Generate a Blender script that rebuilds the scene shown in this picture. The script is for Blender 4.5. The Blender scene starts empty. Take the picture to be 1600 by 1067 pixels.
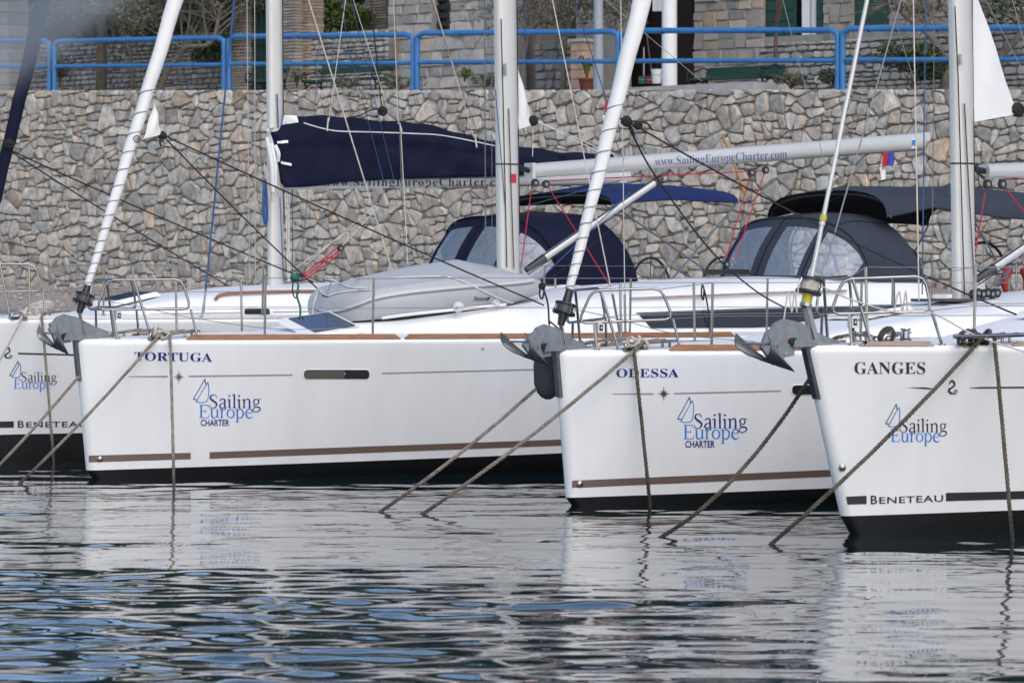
import bpy, math, random
import numpy as np
from mathutils import Vector as V
from mathutils.bvhtree import BVHTree
random.seed(7); np.random.seed(7)
R = math.radians
scn = bpy.context.scene
col = scn.collection

# ------------------------------------------------------------------ camera
F, CX, HY, HC = 6000.0, 800.0, 440.0, 2.0          # long lens, level, horizon at y = 440 of 1600 x 1067
cam = bpy.data.cameras.new('camera'); cam_o = bpy.data.objects.new('camera', cam); col.objects.link(cam_o)
cam.sensor_width = 36; cam.lens = 135; cam.shift_y = -(533.5 - HY) / 1600
cam.clip_start = .2; cam.clip_end = 2000
cam.dof.use_dof = True; cam.dof.focus_distance = 36; cam.dof.aperture_fstop = 5.8
cam_o.location = (0, 0, HC); cam_o.rotation_euler = (R(90), 0, 0)
scn.camera = cam_o
# ------------------------------------------------------------------ light
SUN_EL, SUN_AZ = 42, 160                            # azimuth clockwise from +Y: behind the camera, to the right
world = bpy.data.worlds.new('World'); scn.world = world; world.use_nodes = True
wn = world.node_tree.nodes; wl = world.node_tree.links
sky = wn.new('ShaderNodeTexSky'); sky.sky_type = 'NISHITA'; sky.sun_disc = False
sky.sun_elevation = R(SUN_EL); sky.sun_rotation = R(SUN_AZ); sky.air_density = .85; sky.dust_density = 1.35; sky.ozone_density = .15
bg = wn['Background']; bg.inputs['Strength'].default_value = .15
wl.new(sky.outputs[0], bg.inputs[0])
sun = bpy.data.lights.new('sun', 'SUN'); sun.energy = .75; sun.angle = R(60); sun.color = (1, .92, .83)
sun_o = bpy.data.objects.new('sun', sun); col.objects.link(sun_o)
sd = V((math.sin(R(SUN_AZ)) * math.cos(R(SUN_EL + 4)), math.cos(R(SUN_AZ)) * math.cos(R(SUN_EL + 4)), math.sin(R(SUN_EL + 4))))
sun_o.rotation_euler = sd.to_track_quat('Z', 'Y').to_euler(); sun_o.location = sd * 60
scn.view_settings.view_transform = 'Standard'; scn.view_settings.look = 'None'
scn.view_settings.exposure = 0.76; scn.view_settings.gamma = 1; scn.view_settings.use_curve_mapping = False
scn.render.engine = 'CYCLES'; scn.cycles.use_denoising = True
scn.cycles.max_bounces = 8; scn.cycles.glossy_bounces = 4; scn.cycles.transmission_bounces = 6; scn.cycles.transparent_max_bounces = 12
scn.cycles.caustics_reflective = False; scn.cycles.caustics_refractive = False

# ------------------------------------------------------------------ helpers
def P(px, py, d): return V(((px - CX) * d / F, d, HC - (py - HY) * d / F))
def proj(p): return (CX + F * p.x / p.y, HY - F * (p.z - HC) / p.y)
def lerp(a, b, t): return a + (b - a) * t
def clamp(x, a=0., b=1.): return max(a, min(b, x))
def cr(pts, n=6):
    """smooth curve through points"""
    pts = [V(p) for p in pts]
    if len(pts) < 3: return pts
    out = []; q = [pts[0] * 2 - pts[1]] + pts + [pts[-1] * 2 - pts[-2]]
    for i in range(1, len(q) - 2):
        for k in range(n):
            t = k / n; a, b, c, d = q[i-1], q[i], q[i+1], q[i+2]
            out.append(.5 * (2*b + (c-a)*t + (2*a-5*b+4*c-d)*t*t + (3*b-a-3*c+d)*t**3))
    out.append(pts[-1]); return out
def interp(x, tab):
    if x <= tab[0][0]: return tab[0][1]
    for (a, fa), (b, fb) in zip(tab, tab[1:]):
        if x <= b: return lerp(fa, fb, (x - a) / (b - a))
    return tab[-1][1]

class Mat(dict):
    pass
M = Mat()
def mat(name, c, rough=.5, metal=0., var=0., vscale=4., bump=0., bscale=20., spec=.5, coat=0., trans=0., alpha=1., tint=False, c2=None, stretch=None, detail=4):
    m = bpy.data.materials.new(name); m.use_nodes = True; nt = m.node_tree; n = nt.nodes; l = nt.links
    b = n['Principled BSDF']; I = b.inputs
    I['Base Color'].default_value = (*c, 1); I['Roughness'].default_value = rough; I['Metallic'].default_value = metal
    I['Specular IOR Level'].default_value = spec; I['Coat Weight'].default_value = coat; I['Coat Roughness'].default_value = .08
    I['Transmission Weight'].default_value = trans; I['Alpha'].default_value = alpha
    src = None
    tc = n.new('ShaderNodeTexCoord'); vec = tc.outputs['Object']
    if stretch:
        mp = n.new('ShaderNodeMapping'); mp.inputs['Scale'].default_value = stretch; l.new(vec, mp.inputs[0]); vec = mp.outputs[0]
    if var or c2:
        nz = n.new('ShaderNodeTexNoise'); nz.inputs['Scale'].default_value = vscale; nz.inputs['Detail'].default_value = detail; nz.inputs['Roughness'].default_value = .65
        l.new(vec, nz.inputs['Vector'])
        rp = n.new('ShaderNodeValToRGB'); e = rp.color_ramp.elements
        hi = c2 or tuple(min(1, x * (1 + var)) for x in c); lo = c if c2 else tuple(x * (1 - var) for x in c)
        e[0].position = .33; e[1].position = .67; e[0].color = (*lo, 1); e[1].color = (*hi, 1)
        l.new(nz.outputs['Fac'], rp.inputs[0]); src = rp.outputs[0]
    if tint:
        at = n.new('ShaderNodeAttribute'); at.attribute_name = 'tint'
        mx = n.new('ShaderNodeMix'); mx.data_type = 'RGBA'; mx.blend_type = 'MULTIPLY'; mx.inputs[0].default_value = 1
        if src: l.new(src, mx.inputs[6])
        else: mx.inputs[6].default_value = (*c, 1)
        l.new(at.outputs['Color'], mx.inputs[7]); src = mx.outputs[2]
    if src: l.new(src, I['Base Color'])
    if bump:
        nb = n.new('ShaderNodeTexNoise'); nb.inputs['Scale'].default_value = bscale; nb.inputs['Detail'].default_value = 5
        l.new(vec, nb.inputs['Vector'])
        bp = n.new('ShaderNodeBump'); bp.inputs['Strength'].default_value = bump; bp.inputs['Distance'].default_value = .02
        l.new(nb.outputs['Fac'], bp.inputs['Height']); l.new(bp.outputs[0], I['Normal'])
    M[name] = m; return m

def wet_end(m):
    # the last forearm's length above the water (the rope's own origin) is wet and weedy
    nt = M[m].node_tree; n = nt.nodes; l = nt.links; b = n['Principled BSDF']; src = b.inputs['Base Color'].links[0].from_socket
    tc = n.new('ShaderNodeTexCoord'); sp = n.new('ShaderNodeSeparateXYZ'); mr = n.new('ShaderNodeMapRange'); mr.inputs['From Min'].default_value = .06; mr.inputs['From Max'].default_value = .42
    mr.inputs['To Min'].default_value = .30; mx = n.new('ShaderNodeMix'); mx.data_type = 'RGBA'; mx.blend_type = 'MULTIPLY'; mx.inputs[0].default_value = 1
    l.new(tc.outputs['Object'], sp.inputs[0]); l.new(sp.outputs['Z'], mr.inputs['Value']); l.new(src, mx.inputs[6]); l.new(mr.outputs[0], mx.inputs[7]); l.new(mx.outputs[2], b.inputs['Base Color'])
LOC = {}
def tag(o, label=None, cat=None, group=None, kind=None):
    for k, v in (('label', label), ('category', cat), ('group', group), ('kind', kind)):
        if v: o[k] = v
    return o
def empty(name, loc, label, cat, group=None):
    o = bpy.data.objects.new(name, None); o.location = loc; o.empty_display_size = .2
    col.objects.link(o); LOC[o.name] = V(loc); return tag(o, label, cat, group)

class MB:
    """collects geometry in world space; build() links it as one mesh object"""
    def __init__(s): s.v = []; s.f = []; s.c = None
    def add(s, vs, fs):
        k = len(s.v); s.v += [tuple(x) for x in vs]; s.f += [tuple(i + k for i in f) for f in fs]; return s
    def rings(s, rings, closed=True, cap0=True, cap1=True):
        n = len(rings[0]); vs = [p for r in rings for p in r]; fs = []
        for i in range(len(rings) - 1):
            for j in range(n if closed else n - 1):
                a = i*n + j; b = i*n + (j+1) % n; fs.append((a, b, b + n, a + n))
        if closed and cap0: fs.append(tuple(range(n - 1, -1, -1)))
        if closed and cap1: fs.append(tuple((len(rings) - 1)*n + j for j in range(n)))
        return s.add(vs, fs)
    def tube(s, path, r, n=8, caps=True, closed=False):
        path = [V(p) for p in path]; k = len(path)
        rr = r if isinstance(r, (list, tuple)) else [r] * k
        rings = []; up = None
        for i, p in enumerate(path):
            t = (path[min(i+1, k-1)] - path[max(i-1, 0)])
            if t.length < 1e-9: t = V((0, 0, 1))
            t.normalize()
            if up is None: up = V((0, 0, 1)) if abs(t.z) < .9 else V((1, 0, 0))
            x = up - t * up.dot(t)
            if x.length < 1e-6: x = t.orthogonal()
            x.normalize(); up = x; y = t.cross(x)
            rings.append([p + (x*math.cos(6.28318*j/n) + y*math.sin(6.28318*j/n)) * rr[i] for j in range(n)])
        return s.rings(rings, True, caps, caps)
    def oval(s, path, ra, rb, A, B, n=20, power=1.):
        rings = []
        for p in path:
            rr = []
            for j in range(n):
                t = 6.28318*j/n; c, q = math.cos(t), math.sin(t)
                rr.append(V(p) + A*ra*math.copysign(abs(c)**power, c) + B*rb*math.copysign(abs(q)**power, q))
            rings.append(rr)
        return s.rings(rings)
    def box(s, c, ex, ey, ez):
        """centre and three half-edge vectors"""
        c = V(c); vs = [c + ex*i + ey*j + ez*k for k in (-1, 1) for j in (-1, 1) for i in (-1, 1)]
        return s.add(vs, [(0,2,3,1),(4,5,7,6),(0,1,5,4),(2,6,7,3),(0,4,6,2),(1,3,7,5)])
    def prism(s, poly, ext):
        n = len(poly); a = [V(p) for p in poly]; b = [p + ext for p in a]
        return s.add(a + b, [tuple(range(n-1, -1, -1)), tuple(range(n, 2*n))] + [(i, (i+1) % n, (i+1) % n + n, i + n) for i in range(n)])
    def grid(s, fn, nu, nv, skip=None):
        vs = [fn(i/nu, j/nv) for i in range(nu+1) for j in range(nv+1)]; fs = []
        for i in range(nu):
            for j in range(nv):
                if skip and skip((i+.5)/nu, (j+.5)/nv): continue
                a = i*(nv+1) + j; fs.append((a, a + nv + 1, a + nv + 2, a + 1))
        return s.add(vs, fs)
    def ball(s, c, rx, ry, rz, n=10, m=7, A=V((1,0,0)), B=V((0,1,0)), C=V((0,0,1))):
        rings = []
        for i in range(m+1):
            t = math.pi*i/m; q = max(math.sin(t), 1e-3)
            rings.append([V(c) + A*rx*q*math.cos(6.28318*j/n) + B*ry*q*math.sin(6.28318*j/n) - C*rz*math.cos(t) for j in range(n)])
        return s.rings(rings)
    def cyl(s, c, axis, r, h, n=16, r2=None):
        axis = V(axis).normalized(); return s.tube([V(c) - axis*h/2, V(c) + axis*h/2], [r, r2 if r2 is not None else r], n)
    def rope(s, path, r, pitch=None, n=5, strands=3, step=None):
        """laid rope: three strands wound round the path"""
        path = [V(p) for p in path]; pitch = pitch or r*7
        d = [0]
        for a, b in zip(path, path[1:]): d.append(d[-1] + (b - a).length)
        L = d[-1]; st = step or pitch/7; k = max(3, int(L/st)); pts = []; j = 0
        for i in range(k+1):
            x = L*i/k
            while j < len(d)-2 and d[j+1] < x: j += 1
            pts.append(path[j].lerp(path[j+1], clamp((x - d[j]) / max(d[j+1]-d[j], 1e-9))))
        frames = []; up = V((.3, .2, .93))
        for i in range(k+1):
            t = (pts[min(i+1, k)] - pts[max(i-1, 0)]).normalized(); x = up - t*up.dot(t)
            if x.length < 1e-4: x = t.orthogonal()
            x.normalize(); up = x; frames.append((x, t.cross(x)))
        for q in range(strands):
            sp = []
            for i in range(k+1):
                a = 6.28318*(q/strands + L*i/k/pitch); x, y = frames[i]
                sp.append(pts[i] + (x*math.cos(a) + y*math.sin(a)) * r*.5)
            s.tube(sp, r*.56, n)
        return s
    def build(s, name, m, parent=None, smooth=40, origin=None, label=None, cat=None, group=None, kind=None):
        if parent is not None:
            q = parent
            while q.parent: q = q.parent
            o0 = LOC[q.name]
        else:
            a = np.array(s.v); lo, hi = a.min(0), a.max(0)
            o0 = V(origin) if origin is not None else V(((lo[0]+hi[0])/2, (lo[1]+hi[1])/2, lo[2]))
        used = sorted(set(i for f in s.f for i in f))
        if len(used) < len(s.v):
            mp = {k: i for i, k in enumerate(used)}; s.v = [s.v[k] for k in used]; s.f = [tuple(mp[i] for i in f) for f in s.f]
            if s.c is not None: s.c = [s.c[k] for k in used]
        me = bpy.data.meshes.new(name)
        me.from_pydata([(x-o0.x, y-o0.y, z-o0.z) for x, y, z in s.v], [], s.f)
        if m is not None: me.materials.append(M[m] if isinstance(m, str) else m)
        if smooth:
            me.polygons.foreach_set('use_smooth', [True]*len(me.polygons))
            if smooth < 180: me.set_sharp_from_angle(angle=R(smooth))
        if s.c is not None:
            at = me.color_attributes.new('tint', 'FLOAT_COLOR', 'POINT')
            at.data.foreach_set('color', [k for c in s.c for k in (*c, 1)])
        me.update()
        o = bpy.data.objects.new(name, me); col.objects.link(o)
        if parent is not None: o.parent = parent
        else: o.location = o0; LOC[o.name] = o0
        return tag(o, label, cat, group, kind)
def wire(name, m, parent, pts, r, n=6, smooth_n=0, **kw):
    return MB().tube(cr(pts, smooth_n) if smooth_n else pts, r, n).build(name, m, parent, **kw)

# ------------------------------------------------------------------ materials
mat('gelcoat', (.79, .79, .785), .16, var=.035, vscale=2.2, coat=.35, stretch=(1.6, 1.6, .12), detail=6)
mat('deck_gelcoat', (.78, .78, .77), .45, var=.03, vscale=3)
mat('antifouling', (.008, .008, .009), .45, var=.3, vscale=6)
mat('steel', (.30, .297, .29), .22, 1, var=.12, vscale=9)
mat('stem_steel', (.075, .08, .088), .35, .6, var=.3, vscale=12)
mat('wire_steel', (.30, .30, .295), .4, .6)
mat('alloy', (.58, .57, .545), .38, .3, var=.03, vscale=3)
mat('boom_alloy', (.53, .525, .505), .36, .3, var=.03, vscale=3)
mat('black_plastic', (.012, .012, .013), .4)
mat('dark_grey', (.05, .052, .055), .5)
mat('teak', (.30, .135, .06), .55, var=.3, vscale=6, stretch=(1, 1, 12))
mat('teak_grey', (.36, .27, .22), .7, var=.25, vscale=6, stretch=(1, 1, 12))
mat('brown_stripe', (.145, .10, .08), .35, var=.05)
mat('grey_stripe', (.30, .28, .265), .35)
mat('black_stripe', (.022, .021, .022), .35)
mat('navy_ink', (.008, .014, .20), .35)
mat('blue_ink', (.015, .19, .62), .35)
mat('black_ink', (.02, .018, .03), .35)
mat('boom_ink', (.10, .12, .30), .4)
mat('red_ink', (.5, .02, .05), .4)
mat('white_paint', (.8, .8, .79), .5, var=.04)
mat('navy_canvas', (.0055, .0075, .025), .85, var=.2, vscale=3, bump=.5, bscale=5, spec=.2)
mat('blue_canvas', (.010, .022, .095), .85, var=.12, vscale=3, bump=.2, bscale=9, spec=.25)
mat('grey_canvas', (.034, .042, .060), .85, var=.1, vscale=3, bump=.2, bscale=9, spec=.25)
mat('dark_canvas', (.012, .012, .014), .9, spec=.2)
mat('sailcloth', (.74, .735, .72), .7, var=.03, vscale=5, bump=.25, bscale=7)
mat('dinghy_grey', (.40, .41, .42), .5, var=.05, vscale=3, bump=.06, bscale=5)
mat('dinghy_stripe', (.16, .165, .17), .6)
mat('dinghy_rub', (.5, .51, .52), .6)
mat('galvanised', (.25, .265, .28), .5, .55, var=.15, vscale=14, bump=.1, bscale=40)
mat('mooring_rope', (.215, .185, .148), .9, var=.35, vscale=14)
mat('weed_rope', (.085, .07, .048), .9, var=.45, vscale=10)
mat('pale_rope', (.52, .48, .42), .9, var=.2, vscale=20)
mat('black_rope', (.012, .012, .013), .8)
mat('wrap_cord', (.26, .25, .24), .9)
mat('white_rope', (.62, .61, .6), .8)
mat('red_rope', (.42, .012, .035), .7)
mat('blue_rope', (.018, .075, .21), .7)
mat('green_rope', (.02, .14, .10), .7)
mat('tint_glass', (.022, .021, .026), .10, spec=.35)
mat('hatch_glass', (.03, .05, .10), .1, spec=.6)
mat('blind', (.10, .09, .08), .35)
mat('vinyl', (.34, .40, .48), .10, spec=.7, alpha=.5, bump=.9, bscale=3.2, stretch=(2.2, 2.2, .5), var=.14, vscale=3, detail=6)
mat('yellow_plastic', (.50, .42, .02), .45)
mat('rail_blue', (.03, .165, .41), .38, var=.15, vscale=3)
mat('rail_rust', (.05, .035, .03), .8)
mat('stone', (.455, .42, .37), .92, tint=True, var=.36, vscale=8, bump=1., bscale=11, detail=10)
mat('dry_stone', (.34, .33, .31), .9, tint=True, var=.2, vscale=9, bump=.6, bscale=14, detail=8)
mat('ashlar', (.36, .34, .305), .9, tint=True, var=.14, vscale=8, bump=.4, bscale=18, detail=8)
mat('brick', (.29, .26, .235), .9, tint=True, var=.15, vscale=10, bump=.4, bscale=20)
mat('mortar', (.185, .165, .142), .95, var=.3, vscale=5, bump=.6, bscale=14)
mat('light_mortar', (.26, .25, .235), .95, var=.15, vscale=5, bump=.4, bscale=20)
mat('render', (.40, .37, .33), .9, var=.1, vscale=2)
mat('roof_tile', (.30, .12, .07), .85, var=.2, vscale=4)
mat('gravel', (.20, .17, .145), .95, c2=(.36, .31, .27), vscale=9, bump=.9, bscale=14, detail=8)
mat('pebble', (.32, .28, .245), .9, tint=True)
mat('concrete', (.40, .395, .385), .9, var=.12, vscale=2, bump=.2, bscale=20)
mat('earth', (.10, .08, .055), .95, var=.3, vscale=2, bump=.5, bscale=8)
mat('bark', (.085, .07, .052), .95, var=.35, vscale=6, bump=.9, bscale=14)
mat('bark_grey', (.125, .11, .088), .95, var=.3, vscale=6, bump=.9, bscale=14)
mat('bark_red', (.10, .068, .052), .95, var=.3, vscale=6, bump=.9, bscale=14)
mat('leaf_dark', (.030, .050, .020), .7, tint=True)
mat('leaf_olive', (.115, .12, .078), .7, tint=True)
mat('leaf_bright', (.095, .125, .022), .7, tint=True)
mat('door_brown', (.020, .009, .008), .6, var=.2)
mat('shutter_green', (.010, .050, .036), .5)
mat('bench_green', (.006, .044, .030), .45, var=.1)
mat('cast_iron', (.012, .013, .014), .5)
mat('lamp_grey', (.30, .33, .37), .5, var=.06)
mat('near_line', (.36, .42, .48), .8)
mat('terracotta', (.13, .03, .02), .8)
mat('pink_stone', (.44, .31, .24), .9, tint=True, bump=.3)
mat('plastic_white', (.72, .72, .72), .5)
mat('plastic_green', (.01, .15, .06), .5)
mat('plastic_red', (.30, .02, .03), .5)
mat('wood_stick', (.40, .30, .22), .7)
mat('flag_red', (.50, .015, .03), .8)
mat('flag_blue', (.05, .05, .32), .8)
mat('flag_white', (.75, .75, .75), .8)
mat('skin_orange', (.45, .22, .06), .6)
mat('seat_red', (.30, .02, .02), .7)
mat('fender_cover', (.075, .08, .09), .9, spec=.2)
mat('hill_green', (.022, .034, .018), .9, c2=(.045, .056, .03), vscale=.25)

# ------------------------------------------------------------------ water
def make_water():
    rng = np.random.RandomState(11)
    ys = np.concatenate([[-60, 0, 10], np.arange(16.5, 36, .034), np.arange(36, 62, .1), [64, 70]])
    xs = np.concatenate([[-160, -60, -25, -14], np.arange(-9.2, 9.2, .042), [14, 25, 60, 160]])
    X, Y = np.meshgrid(xs, ys, indexing='ij')
    H = np.zeros_like(X); H2 = np.zeros_like(X)
    def wave(lam, slope, th):
        k = 2*np.pi/lam; amp = slope/k
        return amp*np.sin(k*(np.cos(th)*X + np.sin(th)*Y) + rng.rand()*6.28)
    # long lazy undulation and ripples (crests roughly across the view)
    for i in range(14): H += wave(rng.uniform(1.1, 3.0), R(.20), np.pi/2 + rng.normal(0, .42))
    for i in range(30): H += wave(rng.uniform(.30, .9), R(.15), np.pi/2 + rng.normal(0, .55))
    for i in range(60): H2 += wave(rng.uniform(.22, .60), R(.70), np.pi/2 + rng.normal(0, .42))
    for i in range(14): H2 += wave(rng.uniform(.7, 1.5), R(.70), np.pi/2 + rng.normal(0, .30))
    # breeze patches: rougher in the foreground and on the left
    S = np.zeros_like(X)
    for i in range(10):
        lx, ly = rng.uniform(3, 9), rng.uniform(2.5, 7); S += np.sin(2*np.pi*X/lx + rng.rand()*6.28)*np.sin(2*np.pi*Y/ly + rng.rand()*6.28)
    S = S/10*1.3
    fore = np.clip((28.5 - Y)/5, 0, 1); left = np.clip((-2.9*Y/29 - X)/1.2, 0, 1)*np.clip((38-Y)/6, 0, 1)*.6
    right = np.clip((X - .2)/1.2, 0, 1)
    mk = np.clip(.10 + fore*(1 - .88*right) + .55*left + S*.9, .06, 1.15)
    near = (np.abs(X) < 9.3) & (Y > 16) & (Y < 63)
    fade = np.clip((Y - 16.5)/1.5, 0, 1)*np.clip((62.5 - Y)/4, 0, 1)*np.clip((9.2 - np.abs(X))/1., 0, 1)
    H = (H + H2*mk)*fade*near
    n, m = X.shape
    co = np.stack([X, Y, H], -1).reshape(-1, 3).astype(np.float32)
    a = (np.arange(n-1)[:, None]*m + np.arange(m-1)[None, :]).ravel()
    q = np.stack([a, a + m, a + m + 1, a + 1], -1).astype(np.int32)
    me = bpy.data.meshes.new('water'); me.vertices.add(len(co)); me.vertices.foreach_set('co', co.ravel())
    me.loops.add(q.size); me.loops.foreach_set('vertex_index', q.ravel())
    me.polygons.add(len(q)); me.polygons.foreach_set('loop_start', np.arange(0, q.size, 4, dtype=np.int32))
    me.polygons.foreach_set('use_smooth', np.ones(len(q), dtype=bool)); me.update(calc_edges=True)
    mt = bpy.data.materials.new('water'); mt.use_nodes = True; nt = mt.node_tree; b = nt.nodes['Principled BSDF']
    b.inputs['Base Color'].default_value = (.003, .017, .024, 1); b.inputs['Roughness'].default_value = .015
    b.inputs['IOR'].default_value = 1.45; b.inputs['Coat Weight'].default_value = .3; b.inputs['Coat Roughness'].default_value = .01; b.inputs['Specular IOR Level'].default_value = .5
    tc = nt.nodes.new('ShaderNodeTexCoord'); mp = nt.nodes.new('ShaderNodeMapping'); mp.inputs['Scale'].default_value = (3.0, 6.5, 1)
    nz = nt.nodes.new('ShaderNodeTexNoise'); nz.inputs['Scale'].default_value = 1; nz.inputs['Detail'].default_value = 2
    bp = nt.nodes.new('ShaderNodeBump'); bp.inputs['Strength'].default_value = .035; bp.inputs['Distance'].default_value = .05
    for x, y in ((tc.outputs['Object'], mp.inputs[0]), (mp.outputs[0], nz.inputs['Vector']), (nz.outputs['Fac'], bp.inputs['Height']), (bp.outputs[0], b.inputs['Normal']), (bp.outputs[0], b.inputs['Coat Normal'])): nt.links.new(x, y)
    me.materials.append(mt)
    o = bpy.data.objects.new('water', me); col.objects.link(o); tag(o, kind='structure')
make_water()
# sea bed so that the water has something under it
MB().add([(-200, -80, -5), (200, -80, -5), (200, 60, -5), (-200, 60, -5)], [(0, 1, 2, 3)]).build('sea_bed', 'earth', kind='structure')

# ------------------------------------------------------------------ shore, retaining wall
W1 = V((-7.52, 77.4, 0)); WE = V((11.3, -10.7, 0)).normalized(); WN = V((-WE.y, WE.x, 0))     # along, and away from the water
def wu(px, back=0.):
    o = W1 + WN*back; return (F*o.x - (px-CX)*o.y) / ((px-CX)*WE.y - F*WE.x)
def WP(u, back, z): return V((W1.x + WE.x*u + WN.x*back, W1.y + WE.y*u + WN.y*back, z))
def wpx(px, py, back=0.):
    """point seen at a pixel on the upright plane a given way behind the wall face"""
    u = wu(px, back); p = WP(u, back, 0); return u, HC - (py - HY)*p.y/F
def wtop(u): return 5.857 - .0335*u
U0, U1 = wu(-170), wu(1790)

def gravel_fn(s, t):
    u = lerp(U0 - 12, U1 + 14, s)
    b = lerp(-26, .3, t); z = interp(t, [(0, -1.6), (.28, -.3), (.38, .9), (.62, 1.15), (.86, 1.5), (.97, 1.86), (1, 1.9)])
    p = WP(u, b, z); p.z += .05*math.sin(u*1.7 + b)*math.sin(b*2.1) + .03*math.sin(u*5.1)*math.sin(b*4.3 + u); return p
MB().grid(gravel_fn, 120, 60).build('gravel_shore', 'gravel', kind='structure', smooth=180)
pb = MB(); pb.c = []
for i in range(4200):
    s = random.random(); t = 1 - abs(random.gauss(0, .13)) - .005
    if t < .35: continue
    p = gravel_fn(s, t); r = random.uniform(.02, .075); g = random.uniform(.6, 1.3); k = len(pb.v)
    vs = [p + V((random.uniform(.7, 1.2)*r*x, random.uniform(.7, 1.2)*r*y, random.uniform(.5, 1.)*r*z)) for x, y, z in ((1,0,0),(-1,0,0),(0,1,0),(0,-1,0),(0,0,1),(0,0,-.4))]
    pb.add(vs, [(0,2,4),(2,1,4),(1,3,4),(3,0,4),(2,0,5),(1,2,5),(3,1,5),(0,3,5)])
    w = random.uniform(-.06, .06); pb.c += [(g*(1+w), g, g*(1-w))]*6
pb.build('shore_pebbles', 'pebble', kind='stuff', smooth=0, label='loose grey and brown pebbles heaped along the foot of the wall')

def clip_poly(poly, nx, ny, c):
    """keep nx*x + ny*y <= c"""
    out = []
    for i in range(len(poly)):
        a, b = poly[i], poly[(i+1) % len(poly)]
        da = nx*a[0] + ny*a[1] - c; db = nx*b[0] + ny*b[1] - c
        if da <= 0: out.append(a)
        if da*db < 0:
            t = da/(da-db); out.append((a[0] + (b[0]-a[0])*t, a[1] + (b[1]-a[1])*t))
    return out
def area(p): return .5*abs(sum(p[i][0]*p[(i+1) % len(p)][1] - p[(i+1) % len(p)][0]*p[i][1] for i in range(len(p))))
def stone_geo(poly, mapf, back, depth, rnd, chamfer, rough=.35):
    """front of one stone: rim sunk to `back`, shoulder and face raised to about `depth`"""
    if chamfer:
        q = []
        for i in range(len(poly)):
            a, b, c = poly[i-1], poly[i], poly[(i+1) % len(poly)]
            f1, f2 = random.uniform(.10, .30), random.uniform(.10, .30)
            q += [(b[0] + (a[0]-b[0])*f1, b[1] + (a[1]-b[1])*f1), (b[0] + (c[0]-b[0])*f2, b[1] + (c[1]-b[1])*f2)]
        poly = q
    n = len(poly); cx = sum(p[0] for p in poly)/n; cy = sum(p[1] for p in poly)/n
    tx, ty = random.uniform(-.22, .22)*rough*3, random.uniform(-.22, .22)*rough*3
    vs = [mapf(x, y, back) for x, y in poly]
    for x, y in poly:
        k = random.uniform(.80, .95) if chamfer else .93
        X, Y = cx + (x-cx)*k, cy + (y-cy)*k
        vs.append(mapf(X, Y, depth*random.uniform(1-rough, 1) + (X-cx)*tx + (Y-cy)*ty))
    vs.append(mapf(cx + random.uniform(-.1, .1)*rnd, cy + random.uniform(-.1, .1)*rnd, depth*random.uniform(1, 1+rough)))
    fs = []
    for i in range(n):
        j = (i+1) % n; fs += [(i, j, n+j, n+i), (n+i, n+j, 2*n)]
    return vs, fs
def lay(root, cells, mapf, m, infill, tintf, back=-.05, depth=.05, chamfer=True, name='stone', limit=300, rough=.35, smooth=35, visible=None):
    """the largest visible `limit` cells become parts of their own, the rest one joined part"""
    vis = [c for c in cells if (visible is None or visible(c))]; vis.sort(key=area, reverse=True)
    big = vis[:limit]; ids = set(id(c) for c in big); rest = MB(); rest.c = []
    for c in cells:
        r = math.sqrt(area(c)); vs, fs = stone_geo(c, mapf, back, depth*(.6 + .5*random.random()) , r, chamfer, rough); t = tintf(c)
        if id(c) in ids:
            b = MB(); b.add(vs, fs); b.c = [t]*len(vs); b.build(name, m, root, smooth=smooth)
        else:
            rest.add(vs, fs); rest.c += [t]*len(vs)
    if rest.v: rest.build(infill, m, root, smooth=smooth, kind='stuff')
def stone_tint(c=None, warm=.06):
    g = random.choice((.74, .84, .9, .95, 1, 1, 1.04, 1.1)) * random.uniform(.92, 1.08); w = random.gauss(.0, .03)
    if random.random() < warm: w += random.uniform(.06, .18)
    return (g*(1 + w), g*(1 + w*.02), g*(1 - w*.75))

# rubble retaining wall: large power-diagram cells, each broken into blocky stones by near-level and near-upright cuts
seeds = []
ASP = 1.30
while len(seeds) < 760:
    r = random.choice((.15, .19, .24, .30, .38))*.80; ok = False
    for k in range(40):
        u = random.uniform(U0, U1); z = random.uniform(1.3, wtop(u) + .2)
        if all((((u-a)/ASP)**2 + (z-b)**2) > (.80*(r + q))**2 for a, b, q in seeds): ok = True; break
    if ok: seeds.append((u, z, r))
    elif random.random() < .02: break
def inset(poly, k):
    n = len(poly); sgn = 1 if sum(poly[i][0]*poly[(i+1) % n][1] - poly[(i+1) % n][0]*poly[i][1] for i in range(n)) > 0 else -1; out = poly
    for i in range(n):
        (x0, y0), (x1, y1) = poly[i], poly[(i+1) % n]; L = math.hypot(x1-x0, y1-y0)
        if L < 1e-6: continue
        nx, ny = sgn*(y1-y0)/L, -sgn*(x1-x0)/L; out = clip_poly(out, nx, ny, nx*x0 + ny*y0 - k*random.uniform(.5, 1.6))
        if len(out) < 3: return []
    return out
def shatter(poly, out):
    a = area(poly); xs = [p[0] for p in poly]; ys = [p[1] for p in poly]; w, h = max(xs)-min(xs), max(ys)-min(ys)
    target = math.exp(random.gauss(math.log(.066), .60))
    if a < target and max(w, h) < 2.1*min(w, h) or a < .022: out.append(poly); return
    f = random.uniform(.30, .70); th = random.gauss(0, R(9)) + (0 if h > w*random.uniform(.75, 1.25) else R(90)); nx, ny = -math.sin(th), math.cos(th)
    cx, cy = lerp(min(xs), max(xs), f if abs(nx) > .5 else .5), lerp(min(ys), max(ys), f if abs(ny) > .5 else .5); c = nx*cx + ny*cy
    for q in (clip_poly(poly, nx, ny, c), clip_poly(poly, -nx, -ny, -c)):
        if len(q) >= 3: shatter(q, out)
cells = []
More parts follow.
